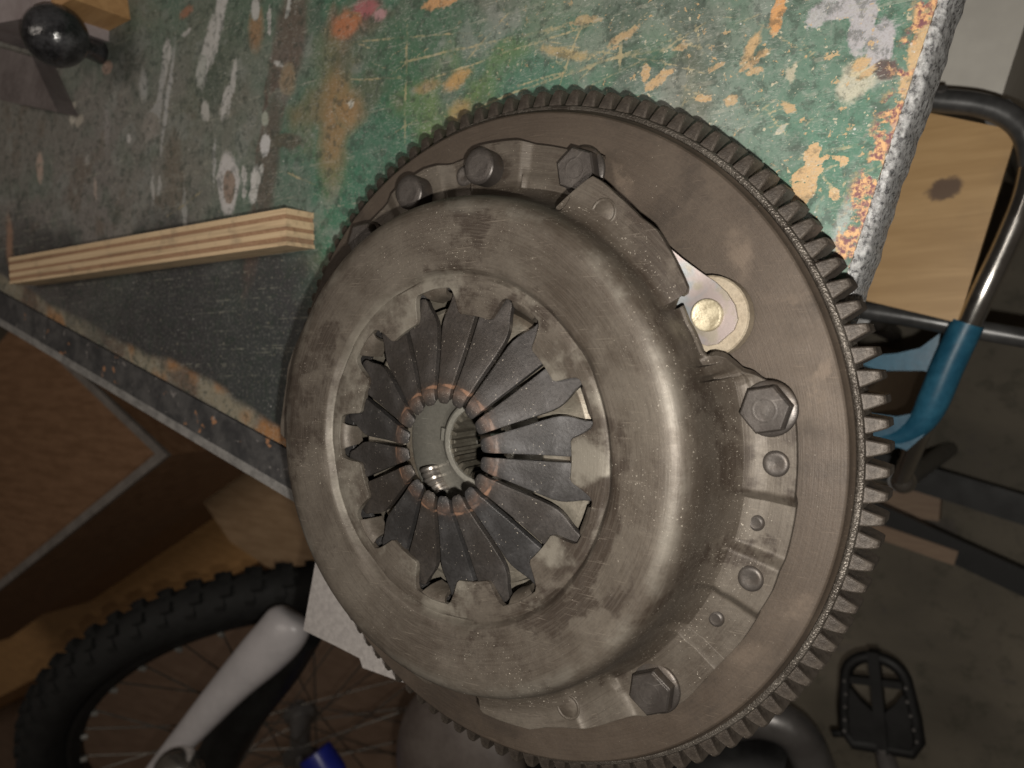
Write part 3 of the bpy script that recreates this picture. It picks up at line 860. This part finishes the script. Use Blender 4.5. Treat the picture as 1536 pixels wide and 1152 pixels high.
def tab_r(th):
    u = abs((th-TAB0+20) % 40-20)
    return lerp_tab([(0, 47.3), (7.4, 47.3), (8.6, 48.2), (9.8, 52.0), (11.2, 55.4), (12.4, 56.6), (20, 57.0)], u)
def cover_mesh():
    N = 1080
    top = [(60.2, 34.4), (61.2, 34.0), (62.0, 34.8), (62.7, 36.1), (63.5, 36.6), (65.0, 36.6), (67, 36.9), (71, 37.5), (74.5, 38.0), (78, 38.5), (80.8, 38.6), (83.2, 38.3), (85.2, 37.4), (86.8, 35.9), (87.9, 33.8), (88.6, 31.4), (89.0, 29.2)]
    v = []; kinds = []
    NI = 4; NF = 9
    rnd = random.Random(3)
    for i in range(N):
        th = 360*i/N
        k, zf, ro = sector(th)
        kinds.append((k, zf))
        r0 = tab_r(th)
        # raised and dropped crease of the ring bead in places
        bead = 1.3*max(0, math.cos(rad((th-TAB0+9)*9)))**2
        for j in range(NI):
            r = r0+(60.2-r0)*j/NI
            v.append(pol(r, th, 33.6+.9*(r-47)/13+(.0)))
        for r, z in top:
            if 61 < r < 65:
                z -= bead*.8
            v.append(pol(r, th, z))
        zb = zf
        hgt = 29.2-zb
        wl = [(89.4, 29.2-hgt*.28), (90.4, 29.2-hgt*.58), (92.2, 29.2-hgt*.82), (94.8, 29.2-hgt*.955)]
        ri = 98.0 if zb < 9 else 95.5
        if ro < ri+1:
            ri = ro-1
            wl = [(89.05, 29.2-hgt*.2), (89.1, 29.2-hgt*.45), (89.2, 29.2-hgt*.7), (min(89.3, ri-.1), 29.2-hgt*.9)]
        for r, z in wl:
            v.append(pol(r, th, z))
        for j in range(NF):
            t_ = j/(NF-1)
            r = ri+(ro-ri)*t_
            z = zb
            if k == 'flange' and zb < 8:
                # soft dish near the fillet
                z += 1.2*max(0, 1-t_*4)
            v.append(pol(r, th, z))
    n = NI+len(top)+4+NF
    fi = NI+len(top)+3
    f = []
    for i in range(N):
        i2 = (i+1) % N
        br = abs(kinds[i][1]-kinds[i2][1]) > 6
        for j in range(n-1):
            if br and j >= fi:
                continue
            f.append([i*n+j, i*n+j+1, i2*n+j+1, i2*n+j])
    v, f = solid(v, f, 2.4)
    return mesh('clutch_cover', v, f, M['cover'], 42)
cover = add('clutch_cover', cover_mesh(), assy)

# tongues bent down through the keyholes
def tongue_mesh():
    st = [(60.2, 34.25, 7.4), (58.2, 34.2, 6.6), (56.6, 33.9, 5.4), (55.2, 33.0, 4.5), (54.2, 31.2, 4.0), (53.6, 28.6, 3.6), (53.4, 25.5, 3.4)]
    v = []; f = []
    for r, z, w in st:
        for j in range(5):
            q = -1+j*.5
            v.append((r-.35*q*q, q*w, z-.5*q*q))
    for i in range(len(st)-1):
        for j in range(4):
            f.append([i*5+j, i*5+j+1, (i+1)*5+j+1, (i+1)*5+j])
    v, f = solid(v, f, 1.8)
    return mesh('retaining_tongue', v, f, M['coverplain'], 50)
tg = tongue_mesh()
for k in range(9):
    add('retaining_tongue', tg, cover, rotz=rad(TAB0+20+40*k))

# bolts, pegs and rivets
def hex_mesh():
    mb = MB()
    mb.lathe([(0, 0), (8.7, 0), (8.8, .4), (8.5, 1.0), (7.6, 1.5), (0, 1.8)], 40)
    def hx(R): return [Vector((R*math.cos(rad(60*i)), R*math.sin(rad(60*i)), 0)) for i in range(6)]
    mb.prism(hx(7.9), 1.8, 5.6).prism(hx(7.9), 5.6, 6.3, hx(7.3))
    mb.lathe([(3.1, 6.3), (3.3, 6.38), (3.7, 6.38), (3.9, 6.3)], 28)
    mb.lathe([(0, 6.34), (1.3, 6.36), (1.6, 6.3)], 20)
    return mb.mesh('bolt', M['bolt'], 30)
def round_mesh(r, h, name, mat, rec=0.0):
    mb = MB().lathe([(r, 0), (r, h-.7), (r-.35, h-.25), (r-.9, h), (r*.6, h-.05), (0, h-rec)], 40)
    return mb.mesh(name, mat, 35)
hm = hex_mesh()
for k, a in enumerate((8.5, -51.5, 68.5, 128.5, 188.5)):
    p = pol(103.6, a)
    add('bolt', hm, assy, loc=(p.x, p.y, HI), rotz=rad((10, 22, 38, 5, 31, 50)[k]))
bigm = round_mesh(4.1, 1.3, 'rivet', M['bolt'], .3)
ringm = MB().lathe([(4.3, 0), (4.3, .12), (5.6, .12), (6.2, 0)], 36).mesh('rivet_seat', M['ring'])
smm = round_mesh(2.7, 1.4, 'dowel', M['bolt'])
pegm = round_mesh(6.7, 7.6, 'peg', M['bolt'])
for a, r in ((-.9, 104.4), (-21.8, 104.0), (-.9-120, 104.4), (-21.8-120, 104.0)):
    p = pol(r, a)
    rv = add('rivet', bigm, cover, loc=(p.x, p.y, HI-.3))
for a, r in ((-12.4, 99.6), (-33.0, 100.4), (-132.4, 99.6), (-153.0, 100.4)):
    p = pol(r, a)
    add('dowel', smm, cover, loc=(p.x, p.y, LO-.2))
p = pol(103.6, 98.4)
add('rivet', bigm, cover, loc=(p.x, p.y, 4.9))
for a, r in ((90.6, 102.4), (110.0, 103.4)):
    p = pol(r, a)
    add('peg', pegm, cover, loc=(p.x, p.y, 8.4))
lugr = MB().lathe([(4.6, 0), (4.5, .3), (4.15, .45), (3.8, .35), (3.6, .18), (3.2, .4), (0, .5)], 40).mesh('lug_rivet', M['coverplain'], 30)
for a in (54.8, -65.2, 174.8):
    p = pol(95.6, a)
    add('lug_rivet', lugr, cover, loc=(p.x, p.y, LUG-.15))

# ------------------------------------------------------------------ grey board under the clutch
M['felt'] = simple('grey_felt_board', (.25, .23, .22), (.34, .315, .30), .9, 0, 300, .6)
sb = MB().prism([(-156, -115, 0), (-132, -118.5, 0), (-114, -121.5, 0), (-112, -126, 0), (-80, -127.5, 0), (-49, -130, 0), (-30, -128, 0), (-20, -40, 0), (-110, 0, 0), (-126, -8, 0)], ZB+.02, ZB+.78)
add('felt_sheet', sb.mesh('felt_sheet', M['felt'], 0), label='pale grey felt sheet sticking out from under the clutch', cat='sheet')

# ------------------------------------------------------------------ plywood strip
strip = add('plywood_strip', None, loc=(-290, 97, ZB), label='square plywood strip with striped layers lying on the green bench', cat='wood strip')
def ply_mat(name, c1, c2, along=True):
    t = NT(name)
    g = t.noise(1, 5, .7, t.mapping(scale=(14, 1500, 1500) if along else (500, 500, 900)), .3)
    w = t.noise(1, 4, .6, t.mapping(loc=(3, 1, 2), scale=(9, 260, 260)), .4)
    d = t.noise(45, 5, .65)
    c = t.mix(t.mapr(g, .32, .68), c1, c2)
    c = t.mix(t.math('MULTIPLY', t.mapr(w, .48, .66), .5), c, tuple(x*.55 for x in c1))
    c = t.mix(t.math('MULTIPLY', t.mapr(d, .52, .68), .45), c, (.16, .12, .085))
    t.bump(t.math('ADD', g, w), .6, .0006)
    return t.done(c, .68)
PL = [ply_mat('pale_ply', (.52, .37, .22), (.62, .47, .30)), ply_mat('brown_ply', (.27, .155, .085), (.36, .22, .13), False)]
x0, x1 = -436.0, -141.0
ylow0, ylow1 = 86.5, 88.5          # at the far end, at the near end
wd = 18.5
lay = [.105, .14, .155, .115, .20, .125, .16]
acc = 0.0
for k, h in enumerate(lay):
    o0, o1 = acc*wd, (acc+h)*wd
    e = (.0, .3, .05, .22, .1, .35, .02)[k]
    pts = [(x0+e, ylow0+o0, 0), (x1-e, ylow1+o0, 0), (x1-e, ylow1+o1, 0), (x0+e, ylow0+o1, 0)]
    mb = MB().prism(pts, ZB+.02+e, ZB+18.3-e)
    add('ply_layer', mb.mesh('ply_layer', PL[(k) % 2], 0), strip)
    acc += h

# ------------------------------------------------------------------ ball-handled clamp far left
M['blackball'] = simple('glossy_black_ball', (.006, .006, .007), (.050, .050, .054), .2, 0, 70, .5, spec=.7)
M['greyiron'] = simple('grey_painted_iron', (.12, .10, .098), (.18, .155, .15), .5, .2, 40, .3)
M['greyblock'] = simple('pale_grey_block', (.24, .20, .20), (.31, .27, .27), .6, 0, 40, .3)
M['pinewood'] = simple('orange_pine', (.36, .20, .085), (.46, .27, .12), .55, 0, 14, .2, None, (2, 16, 16))
def ball(mb, c, r, n=28, sz=1.0):
    v = []; f = []
    for i in range(n//2+1):
        ph = PI*i/(n//2)
        for k in range(n):
            t_ = 2*PI*k/n
            v.append(Vector(c)+Vector((math.sin(ph)*math.cos(t_), math.sin(ph)*math.sin(t_), math.cos(ph)*sz))*r)
    for i in range(n//2):
        for k in range(n):
            l = (k+1) % n
            f.append([i*n+k, (i+1)*n+k, (i+1)*n+l, i*n+l])
    return mb.add(v, f)
pb = at(84, 54, 8)
vice = add('bench_clamp', None, loc=(pb.x, pb.y, ZB), label='dark iron clamp with glossy black ball handle at the far bench corner', cat='clamp')
add('ball_handle', ball(MB(), (pb.x, pb.y, 8), 18).mesh('ball_handle', M['blackball']), vice)
add('spindle', MB().tube([(pb.x-3, pb.y+2, 0), (pb.x-13, pb.y+4, -14), (pb.x-20, pb.y+6, ZB+.5)], [7, 6, 7], 18).mesh('spindle', M['blackball']), vice)
j0, j1, j2, j3 = at(48, 85, ZB+14), at(86, 168, ZB+14), at(0, 150, ZB+14), at(-40, 60, ZB+14)
mbj = MB().prism([tuple(p) for p in (j0, j1, j2, j3)], ZB+.05, ZB+14)
add('jaw', mbj.mesh('jaw', M['greyiron'], 0), vice)
g0, g1, g2, g3 = at(50, 25, 15), at(50, -60, 15), at(-60, -60, 15), at(-60, 45, 15)
blk = MB().prism([tuple(p) for p in (g0, g1, g2, g3)], ZB+.05, 15)
add('grey_block', blk.mesh('grey_block', M['greyblock'], 0), label='pale grey block at the far left corner of the bench', cat='block')
g0, g1, g2, g3 = at(54, 30, 5), at(108, -2, 5), at(100, -60, 5), at(54, -60, 5)
blk = MB().prism([tuple(p) for p in (g0, g1, g2, g3)], ZB+.05, 5)
add('pine_block', blk.mesh('pine_block', M['pinewood'], 0), label='orange pine block beside the black ball handle', cat='block')

# ------------------------------------------------------------------ drawer box and boards under the bench, lower left
M['boxwood'] = simple('dark_brown_wood', (.17, .090, .045), (.25, .14, .075), .6, 0, 8, .2, None, (2, 12, 12))
M['greyedge'] = simple('grey_aluminium_edge', (.19, .17, .155), (.26, .235, .215), .5, .3, 50, .1)
M['plank'] = simple('varnished_plank', (.42, .235, .095), (.54, .31, .13), .5, 0, 9, .2, None, (3, 18, 18))
M['pinkboard'] = simple('pinkish_floor_board', (.22, .145, .10), (.28, .19, .135), .6, 0, 6, .15, None, (3, 14, 14))
def flat_dir(p, q):
    d = q-p; d.z = 0
    return d.normalized()
ZR = -240.0
r0 = at(252, 683, ZR); r1 = at(0, 884, ZR); r2 = at(160, 596, ZR)
du = flat_dir(r0, r1); dv = flat_dir(r0, r2)
dbox = add('drawer_box', None, loc=(r0.x, r0.y, FLOOR), label='brown wooden drawer box with grey metal rim below the bench front', cat='box')
LU, LV = 900, 420
def slab(name, o, a, b_, c, mat, parent):
    return add(name, MB().box(o, a, b_, c).mesh(name, mat, 0), parent)
zv = Vector((0, 0, 1))
slab('side_wall', r0-zv*170, du*LU, dv*12, zv*166, M['boxwood'], dbox)
slab('side_wall', r0-zv*170+dv*12.2, du*12, dv*LV, zv*165, M['boxwood'], dbox)
slab('bottom', r0-zv*60+dv*12.4+du*12.4, du*LU, dv*LV, zv*8, M['boxwood'], dbox)
slab('rim', r0-zv*3.8-dv*.6-du*.6, du*LU, dv*13.5, zv*5, M['greyedge'], dbox)
slab('rim', r0-zv*3.8+dv*13-du*.6, du*13, dv*LV, zv*4.6, M['greyedge'], dbox)
slab('plinth', Vector((r0.x, r0.y, FLOOR))+du*30+dv*30, du*(LU-60), dv*(LV-60), zv*(ZR-171-FLOOR), M['boxwood'], dbox)
# plank in front of it, and the board on the floor
q0, q1 = at(470, 800, -560), at(0, 1045, -560)
dq = flat_dir(q0, q1); nq = Vector((dq.y, -dq.x, 0))
if nq.dot(Vector((r0.x, r0.y, 0))-Vector((q0.x, q0.y, 0))) < 0: nq = -nq
plk = MB().box(Vector((q0.x, q0.y, FLOOR))-dq*150, dq*2200, nq*150, zv*180)
add('wide_plank', plk.mesh('wide_plank', M['plank'], 0), label='varnished brown plank standing behind the bicycle wheel', cat='plank')
tp = [at(u, v, -420) for u, v in ((268, 700), (330, 690), (440, 735), (490, 800), (470, 890), (400, 850), (345, 812))]
add('tan_panel', MB().prism([tuple(p) for p in tp], FLOOR, -420).mesh('tan_panel', simple('tan_wood_panel', (.24, .155, .085), (.32, .215, .125), .6, 0, 8, .2, None, (3, 16, 16)), 0), label='tan wooden panel between the drawer box and the clutch', cat='panel')
w0 = Vector((q0.x, q0.y, FLOOR))
brd = MB().box(w0-dq*400-nq*3, dq*2400, -nq*800, zv*9)
add('floor_board', brd.mesh('floor_board', M['pinkboard'], 0), label='pinkish wooden board on the floor under the bicycle wheel', cat='board')

# ------------------------------------------------------------------ bicycle
M['rubber'] = simple('black_tyre_rubber', (.006, .006, .006), (.013, .013, .012), .8, 0, 60, .3)
M['blackmetal'] = simple('black_painted_metal', (.008, .008, .008), (.016, .016, .016), .5, 0, 40, .1)
M['whitepaint'] = simple('white_fork_paint', (.42, .40, .405), (.48, .455, .46), .35, 0, 20, .05)
M['chrome'] = simple('worn_chrome', (.50, .48, .45), (.60, .58, .55), .18, .95, 30, .05)
M['silver'] = simple('silver_crank', (.20, .19, .185), (.26, .25, .245), .36, .7, 30, .1)
M['offw'] = simple('pale_nipple', (.24, .23, .21), (.32, .31, .29), .4, .2, 60, .05)
M['pedalblack'] = simple('black_pedal_plastic', (.004, .004, .004), (.009, .009, .009), .6, 0, 40, .2)
M['spokes'] = simple('dull_spoke_steel', (.10, .09, .08), (.16, .15, .13), .4, .6, 60, .05)
M['bluegrip'] = simple('blue_plastic', (.012, .020, .22), (.02, .03, .30), .4, 0, 40, .05)
M['saddlegrey'] = simple('grey_brown_vinyl', (.085, .068, .060), (.12, .10, .088), .5, 0, 30, .1)
hd, ln = rad(136.7), rad(-33.0)
WC = Vector((-662, -489, -455)); WR = 340.0
WN = Vector((math.cos(hd)*math.cos(ln), math.sin(hd)*math.cos(ln), math.sin(ln)))
if WN.dot(CAM-WC) < 0: WN = -WN
WA = WN.cross(zv).normalized(); WB = WN.cross(WA).normalized()
WM = Matrix((WA, WB, WN)).transposed()
weul = WM.to_euler()
bike = add('bicycle', None, loc=(WC.x, WC.y, FLOOR), label='bicycle with knobbly black tyre and white fork leaning below the bench', cat='bicycle')
# the wheel is modelled flat round its own centre
tyre = MB().lathe([(WR-30+27*math.cos(2*PI*k/20), 27*math.sin(2*PI*k/20)) for k in range(20)], 96, True)
wheel = add('wheel', tyre.mesh('wheel', M['rubber']), bike, loc=WC, rot=weul)
def wadd(name, me, parent, ang=0.0, par_local=True):
    o = bpy.data.objects.new(name, me)
    col.objects.link(o)
    o.parent = parent
    o.rotation_euler = (0, 0, ang)
    return o
kn = MB()
kn.box((WR-8, -7, 3), (9, 0, 1), (0, 12, 0), (-2, 0, 11)).box((WR-8, -7, -14), (9, 0, -1), (0, 12, 0), (2, 0, 11))
kn.box((WR-14, 2, 15), (9, 0, -2), (0, 11, 0), (-5, 0, 9)).box((WR-14, 2, -24), (9, 0, 2), (0, 11, 0), (5, 0, 9))
knm = kn.mesh('tread_knob', M['rubber'], 0)
for k in range(64):
    wadd('tread_knob', knm, wheel, 2*PI*k/64)
rim = MB().lathe([(WR-56, 12), (WR-62, 13), (WR-72, 8), (WR-74, 0), (WR-72, -8), (WR-62, -13), (WR-56, -12)], 96, True)
wadd('rim', rim.mesh('rim', M['blackmetal']), wheel)
hub = MB().lathe([(0, 48), (8, 48), (8, 36), (24, 34), (24, 28), (14, 24), (14, -24), (24, -28), (24, -34), (8, -36), (8, -48), (0, -48)], 32)
wadd('hub', hub.mesh('hub', M['silver']), wheel)
spm = [MB().tube([(22*math.cos(a), 22*math.sin(a), z), (WR-73, 0, z*.1)], 1.1, 6).mesh('spoke', M['spokes']) for a, z in ((1.2, 30), (-1.2, 30), (1.2, -30), (-1.2, -30))]
nip = MB().tube([(WR-78, 0, 7), (WR-71, 0, 8)], 3.6, 8).mesh('nipple', M['offw'])
for k in range(32):
    wadd('spoke', spm[(k*2+k//2 % 2) % 4], wheel, 2*PI*k/32)
    wadd('nipple', nip, wheel, 2*PI*k/32)
vlv = MB().tube([(WR-110, 0, 0), (WR-72, 0, 0)], 3.2, 8).mesh('valve', M['chrome'])
wadd('valve', vlv, wheel, rad(178))
def onplane(u, v, off):
    d = RX*((u-768)/FPX)+RY*((v-576)/FPX)+RZ
    s_ = (WC+WN*off-CAM).dot(WN)/d.dot(WN)
    return CAM+d*s_
f0, f1 = onplane(418, 955, 120), onplane(205, 1190, 150)
fk = MB().tube(smooth_path([onplane(440, 920, 110), f0, onplane(340, 1035, 130), f1], 6), [15, 20, 23, 24.5, 25.5, 26, 26, 25.5, 25, 24, 22.5, 21, 19.5, 18, 16, 14, 12, 10, 8], 20, flat=.7)
add('fork_leg', fk.mesh('fork_leg', M['whitepaint'], 60), bike, label='white fork leg')
fk2 = MB().tube(smooth_path([onplane(450, 945, 100), onplane(418, 1000, 100), onplane(358, 1080, 105), onplane(300, 1190, 110)], 5), 24, 18)
add('fork_leg', fk2.mesh('fork_leg', M['blackmetal'], 60), bike, label='black fork leg')
add('brake_rod', MB().tube([onplane(452, 985, 80), onplane(400, 1060, 85), onplane(335, 1180, 90)], 6, 10).mesh('brake_rod', M['silver']), bike)
cp = onplane(268, 1160, 190)
add('headset_cap', ball(MB(), cp, 23).mesh('headset_cap', M['chrome']), bike)
# stem, grip, saddle and cranks toward the right
gp = at(490, 1158, -330)
add('grip', MB().tube([gp+Vector((-14, 20, 4)), gp, gp+Vector((30, -70, -6))], [19, 21, 20], 18).mesh('grip', M['bluegrip']), bike)
sd = at(690, 1160, -300)
sv = MB()
ball(sv, (0, 0, 0), 1.0, 36)
sv.v = [Vector((p.x*72, p.y*88, p.z*34))+sd for p in sv.v]
add('saddle', sv.mesh('saddle', M['saddlegrey'], 60), bike)
post = MB().tube([sd+Vector((0, 0, -15)), sd+Vector((30, -60, -200)), at(1080, 1180, -590)], [14, 15, 18], 14)
add('seat_tube', post.mesh('seat_tube', M['blackmetal'], 60), bike)
cr = MB().tube(smooth_path([at(1075, 1085, -520), at(1140, 1076, -525), at(1195, 1100, -535), at(1225, 1160, -545), at(1240, 1230, -550)], 6), 20, 18)
add('crank_tube', cr.mesh('crank_tube', M['silver'], 60), bike)
blkb = MB().tube(smooth_path([at(930, 1190, -560), at(1080, 1150, -560), at(1190, 1170, -560)], 4), 42, 16)
add('bottom_bracket', blkb.mesh('bottom_bracket', M['blackmetal'], 60), bike)
# pedal: rounded cage with spine, bars and studs
ZP = -560.0
pc = at(1316, 1042, ZP)
pu = flat_dir(at(1316, 1042, ZP), at(1310, 982, ZP))          # towards its outer end
pw = Vector((pu.y, -pu.x, 0))
def pp_(a, b_, z=0): return pc+pu*(a*.92)+pw*(b_*.88)+zv*z
ring_out = [(38*math.cos(t_)*0+0, 0) for t_ in (0,)]
loop = []
for k in range(15):
    a = PI*k/14
    loop.append((14+26*math.sin(a), 31*math.cos(a)))
loop += [(-20, -36), (-44, -37), (-56, -30), (-56, 30), (-44, 37), (-20, 36)]
pth = [pp_(a, b_) for a, b_ in loop]+[pp_(*loop[0])]
ped = add('pedal', MB().tube(pth, 6.0, 10, False).mesh('pedal', M['pedalblack'], 60), bike)
pedw = []
slab('spine', pp_(-60, -5, -7), pu*98, pw*10, zv*14, M['pedalblack'], ped)
slab('crossbar', pp_(10, -31, -5), pu*7, pw*26, zv*9, M['pedalblack'], ped)
slab('crossbar', pp_(10, 5, -5), pu*7, pw*26, zv*9, M['pedalblack'], ped)
for s_ in (-1, 1):
    mb = MB().prism([tuple(pp_(a, b_*s_)) for a, b_ in ((-18, 5.2), (-26, 5.2), (-26, 34), (4, 31), (4, 26), (-8, 17))], ZP-5, ZP+4)
    add('web', mb.mesh('web', M['pedalblack'], 0), ped)
    mb = MB().prism([tuple(pp_(a, b_*s_)) for a, b_ in ((-26.2, 5.2), (-56, 5.2), (-56, 30), (-44, 36), (-26.2, 36))], ZP-5, ZP+3.5)
    add('web', mb.mesh('web', M['pedalblack'], 0), ped)
    for a in (14, 0, -14, -28, -40):
        p = pp_(a, s_*(31+max(0, -a)*.13), 5)
        add('stud', MB().tube([p, p+zv*4], 1.6, 7).mesh('stud', M['silver']), ped)
add('pedal_axle', MB().tube([pp_(-54, 0), pp_(-80, 4, -3), pp_(-110, 10, -8)], [8, 10, 12], 12).mesh('pedal_axle', M['silver']), bike)
add('chain_stay', MB().tube([at(1250, 1100, -570), at(1290, 1100, -565), pp_(-70, 2, -4)], [4, 4, 4], 8).mesh('chain_stay', M['blackmetal']), bike)

# ------------------------------------------------------------------ stool with plywood seat, right
def seat_mat():
    t = NT('yellowed_plywood_seat')
    a = t.noise(1.5, 4, .6, t.mapping(rot=(0, 0, .9), scale=(5, 60, 30)), .4)
    c = t.mix(t.mapr(a, .3, .7), (.47, .285, .115), (.60, .385, .175))
    kp = at(1417, 283, -330)
    m = t.mapping(loc=tuple(kp*S), scale=(.0125, .0085, .1), typ='TEXTURE', rot=(0, 0, .3), vec=t.vmath('ADD', t.P, t.vmath('SCALE', t.vmath('SUBTRACT', t.noise(130, 4, .6, out='Color'), (.5,)*3), .010)))
    c = t.mix(t.mapr(t.vmath('LENGTH', m, out=1), 1.0, .6, 0, .85), c, (.075, .04, .03))
    c = t.mix(t.math('MULTIPLY', t.mapr(t.noise(14, 4, .6), .5, .7), .4), c, (.30, .19, .09))
    t.bump(a, .1, .0005)
    return t.done(c, .5)
M['seatply'] = seat_mat()
M['darktube'] = simple('dark_steel_tube', (.10, .10, .10), (.17, .17, .17), .35, .6, 30, .05)
M['bluepaint'] = simple('petrol_blue_paint', (.016, .095, .165), (.040, .175, .275), .4, 0, 30, .1)
ZS = -330.0
stool = add('plywood_stool', None, loc=at(1400, 330, FLOOR), label='stool with yellowed plywood seat, chromed tube and blue bracket right of the bench', cat='stool')
sc_ = [at(1388, 168, ZS), at(1526, 196, ZS), at(1437, 484, ZS), at(1287, 448, ZS), at(1240, 430, ZS), at(1330, 150, ZS)]
add('seat', MB().prism([tuple(p) for p in sc_], ZS-10, ZS).mesh('seat', M['seatply'], 0), stool)
def tb(name, pix, r, mat, n=6, k=16):
    return add(name, MB().tube(smooth_path([at(*p) for p in pix], n), r, k).mesh(name, mat, 70), stool)
tb('frame_tube', [(1290, 140, ZS+3), (1400, 150, ZS+3), (1470, 158, ZS+3), (1515, 176, ZS+3), (1540, 205, ZS+3), (1548, 250, ZS)], 7.6, M['darktube'])
tb('frame_tube', [(1548, 250, ZS), (1536, 300, ZS), (1508, 368, ZS), (1477, 434, ZS), (1447, 500, ZS-5)], 7.6, M['chrome'])
tb('frame_tube', [(1447, 500, ZS-5), (1412, 575, ZS-8), (1380, 650, ZS-40), (1350, 722, ZS-90)], 7.0, M['chrome'])
tb('cross_tube', [(1270, 462, ZS-22), (1350, 474, ZS-22), (1450, 492, ZS-24), (1600, 518, ZS-30)], 6.5, M['darktube'])
sl = MB().tube(smooth_path([at(1452, 484, ZS-5), at(1424, 544, ZS-7), at(1404, 592, ZS-9), at(1384, 630, ZS-12), at(1352, 654, ZS-14), at(1310, 660, ZS-15)], 4), [10]*10+[9.6, 9.2, 8.8, 8.4, 8, 7.8, 7.6, 7.4, 7.2, 7, 6.8], 18)
add('blue_sleeve', sl.mesh('blue_sleeve', M['bluepaint'], 60), stool)
def web(pix, z0, z1, name='blue_bracket'):
    pts = [tuple(at(u, v, z1)) for u, v in pix]
    return add(name, MB().prism(pts, z0, z1).mesh(name, M['bluepaint'], 0), stool)
web([(1410, 500), (1380, 522), (1345, 530), (1300, 534), (1260, 540), (1260, 558), (1300, 556), (1345, 556), (1385, 556), (1400, 560)], ZS-30, ZS-24)
web([(1398, 580), (1388, 606), (1370, 620), (1345, 625), (1280, 617), (1280, 655), (1325, 662), (1360, 676), (1384, 655), (1410, 612)], ZS-18, ZS-8)
ft = at(1355, 722, ZS-90)
add('foot_cap', ball(MB(), ft, 9.5).mesh('foot_cap', M['chrome']), stool)
add('leg', MB().tube([at(1350, 722, ZS-90), Vector((ft.x, ft.y, FLOOR))+Vector((6, -10, 4))], [9, 9], 12).mesh('leg', M['darktube']), stool)
c2 = at(1500, 170, ZS)
add('leg', MB().tube([c2, Vector((c2.x+10, c2.y+20, FLOOR+4))], [9, 9], 12).mesh('leg', M['darktube']), stool)
c3 = at(1290, 470, ZS-22)
add('leg', MB().tube([c3, Vector((c3.x-30, c3.y-10, FLOOR+4))], [9, 9], 12).mesh('leg', M['darktube']), stool)
tn = MB().tube([at(1411, 132, ZS+8), at(1411, 146, ZS+4)], 4, 10)
add('wing_bolt', tn.mesh('wing_bolt', M['silver']), stool)

# ------------------------------------------------------------------ things on the floor, right
M['offwhite'] = simple('dirty_white_board', (.70, .67, .61), (.80, .77, .70), .6, 0, 12, .1)
zb_ = -390.0
q = [at(1372, -40, zb_), at(1560, -40, zb_), at(1536, 40, zb_), at(1502, 146, zb_), at(1480, 138, zb_), at(1380, 128, zb_), at(1300, 128, zb_)]
add('white_board', MB().prism([tuple(p) for p in q], FLOOR, zb_).mesh('white_board', M['offwhite'], 0), label='dirty white board beyond the stool at the upper right', cat='board')
M['batwood'] = simple('pale_batten_wood', (.30, .20, .135), (.38, .27, .185), .6, 0, 14, .15, None, (3, 20, 20))
def floor_bar(name, p0, p1, w, h, z, mat, label, cat, group=None):
    a, b_ = at(*p0, z+h), at(*p1, z+h)
    d = flat_dir(a, b_); s_ = Vector((-d.y, d.x, 0))
    o = MB().box(Vector((a.x, a.y, z))-s_*w/2, d*((b_-a).length), s_*w, zv*h)
    return add(name, o.mesh(name, mat, 0), label=label, cat=cat, group=group)
floor_bar('steel_bar', (1290, 690), (1600, 785), 30, 20, FLOOR+24, M['blackmetal'], 'wide black steel bar on the floor below the stool foot', 'bar')
floor_bar('steel_bar', (1270, 752), (1600, 905), 26, 20, FLOOR+24, M['blackmetal'], 'lower black steel bar crossing the pale batten on the floor', 'bar')
floor_bar('wooden_batten', (1240, 738), (1410, 762), 30, 23, FLOOR, M['batwood'], 'short pale wooden batten between the two black bars', 'batten')
floor_bar('wooden_batten', (1240, 770), (1434, 838), 16, 47, FLOOR, M['batwood'], 'thin pale wooden batten beside the lower black bar', 'batten')
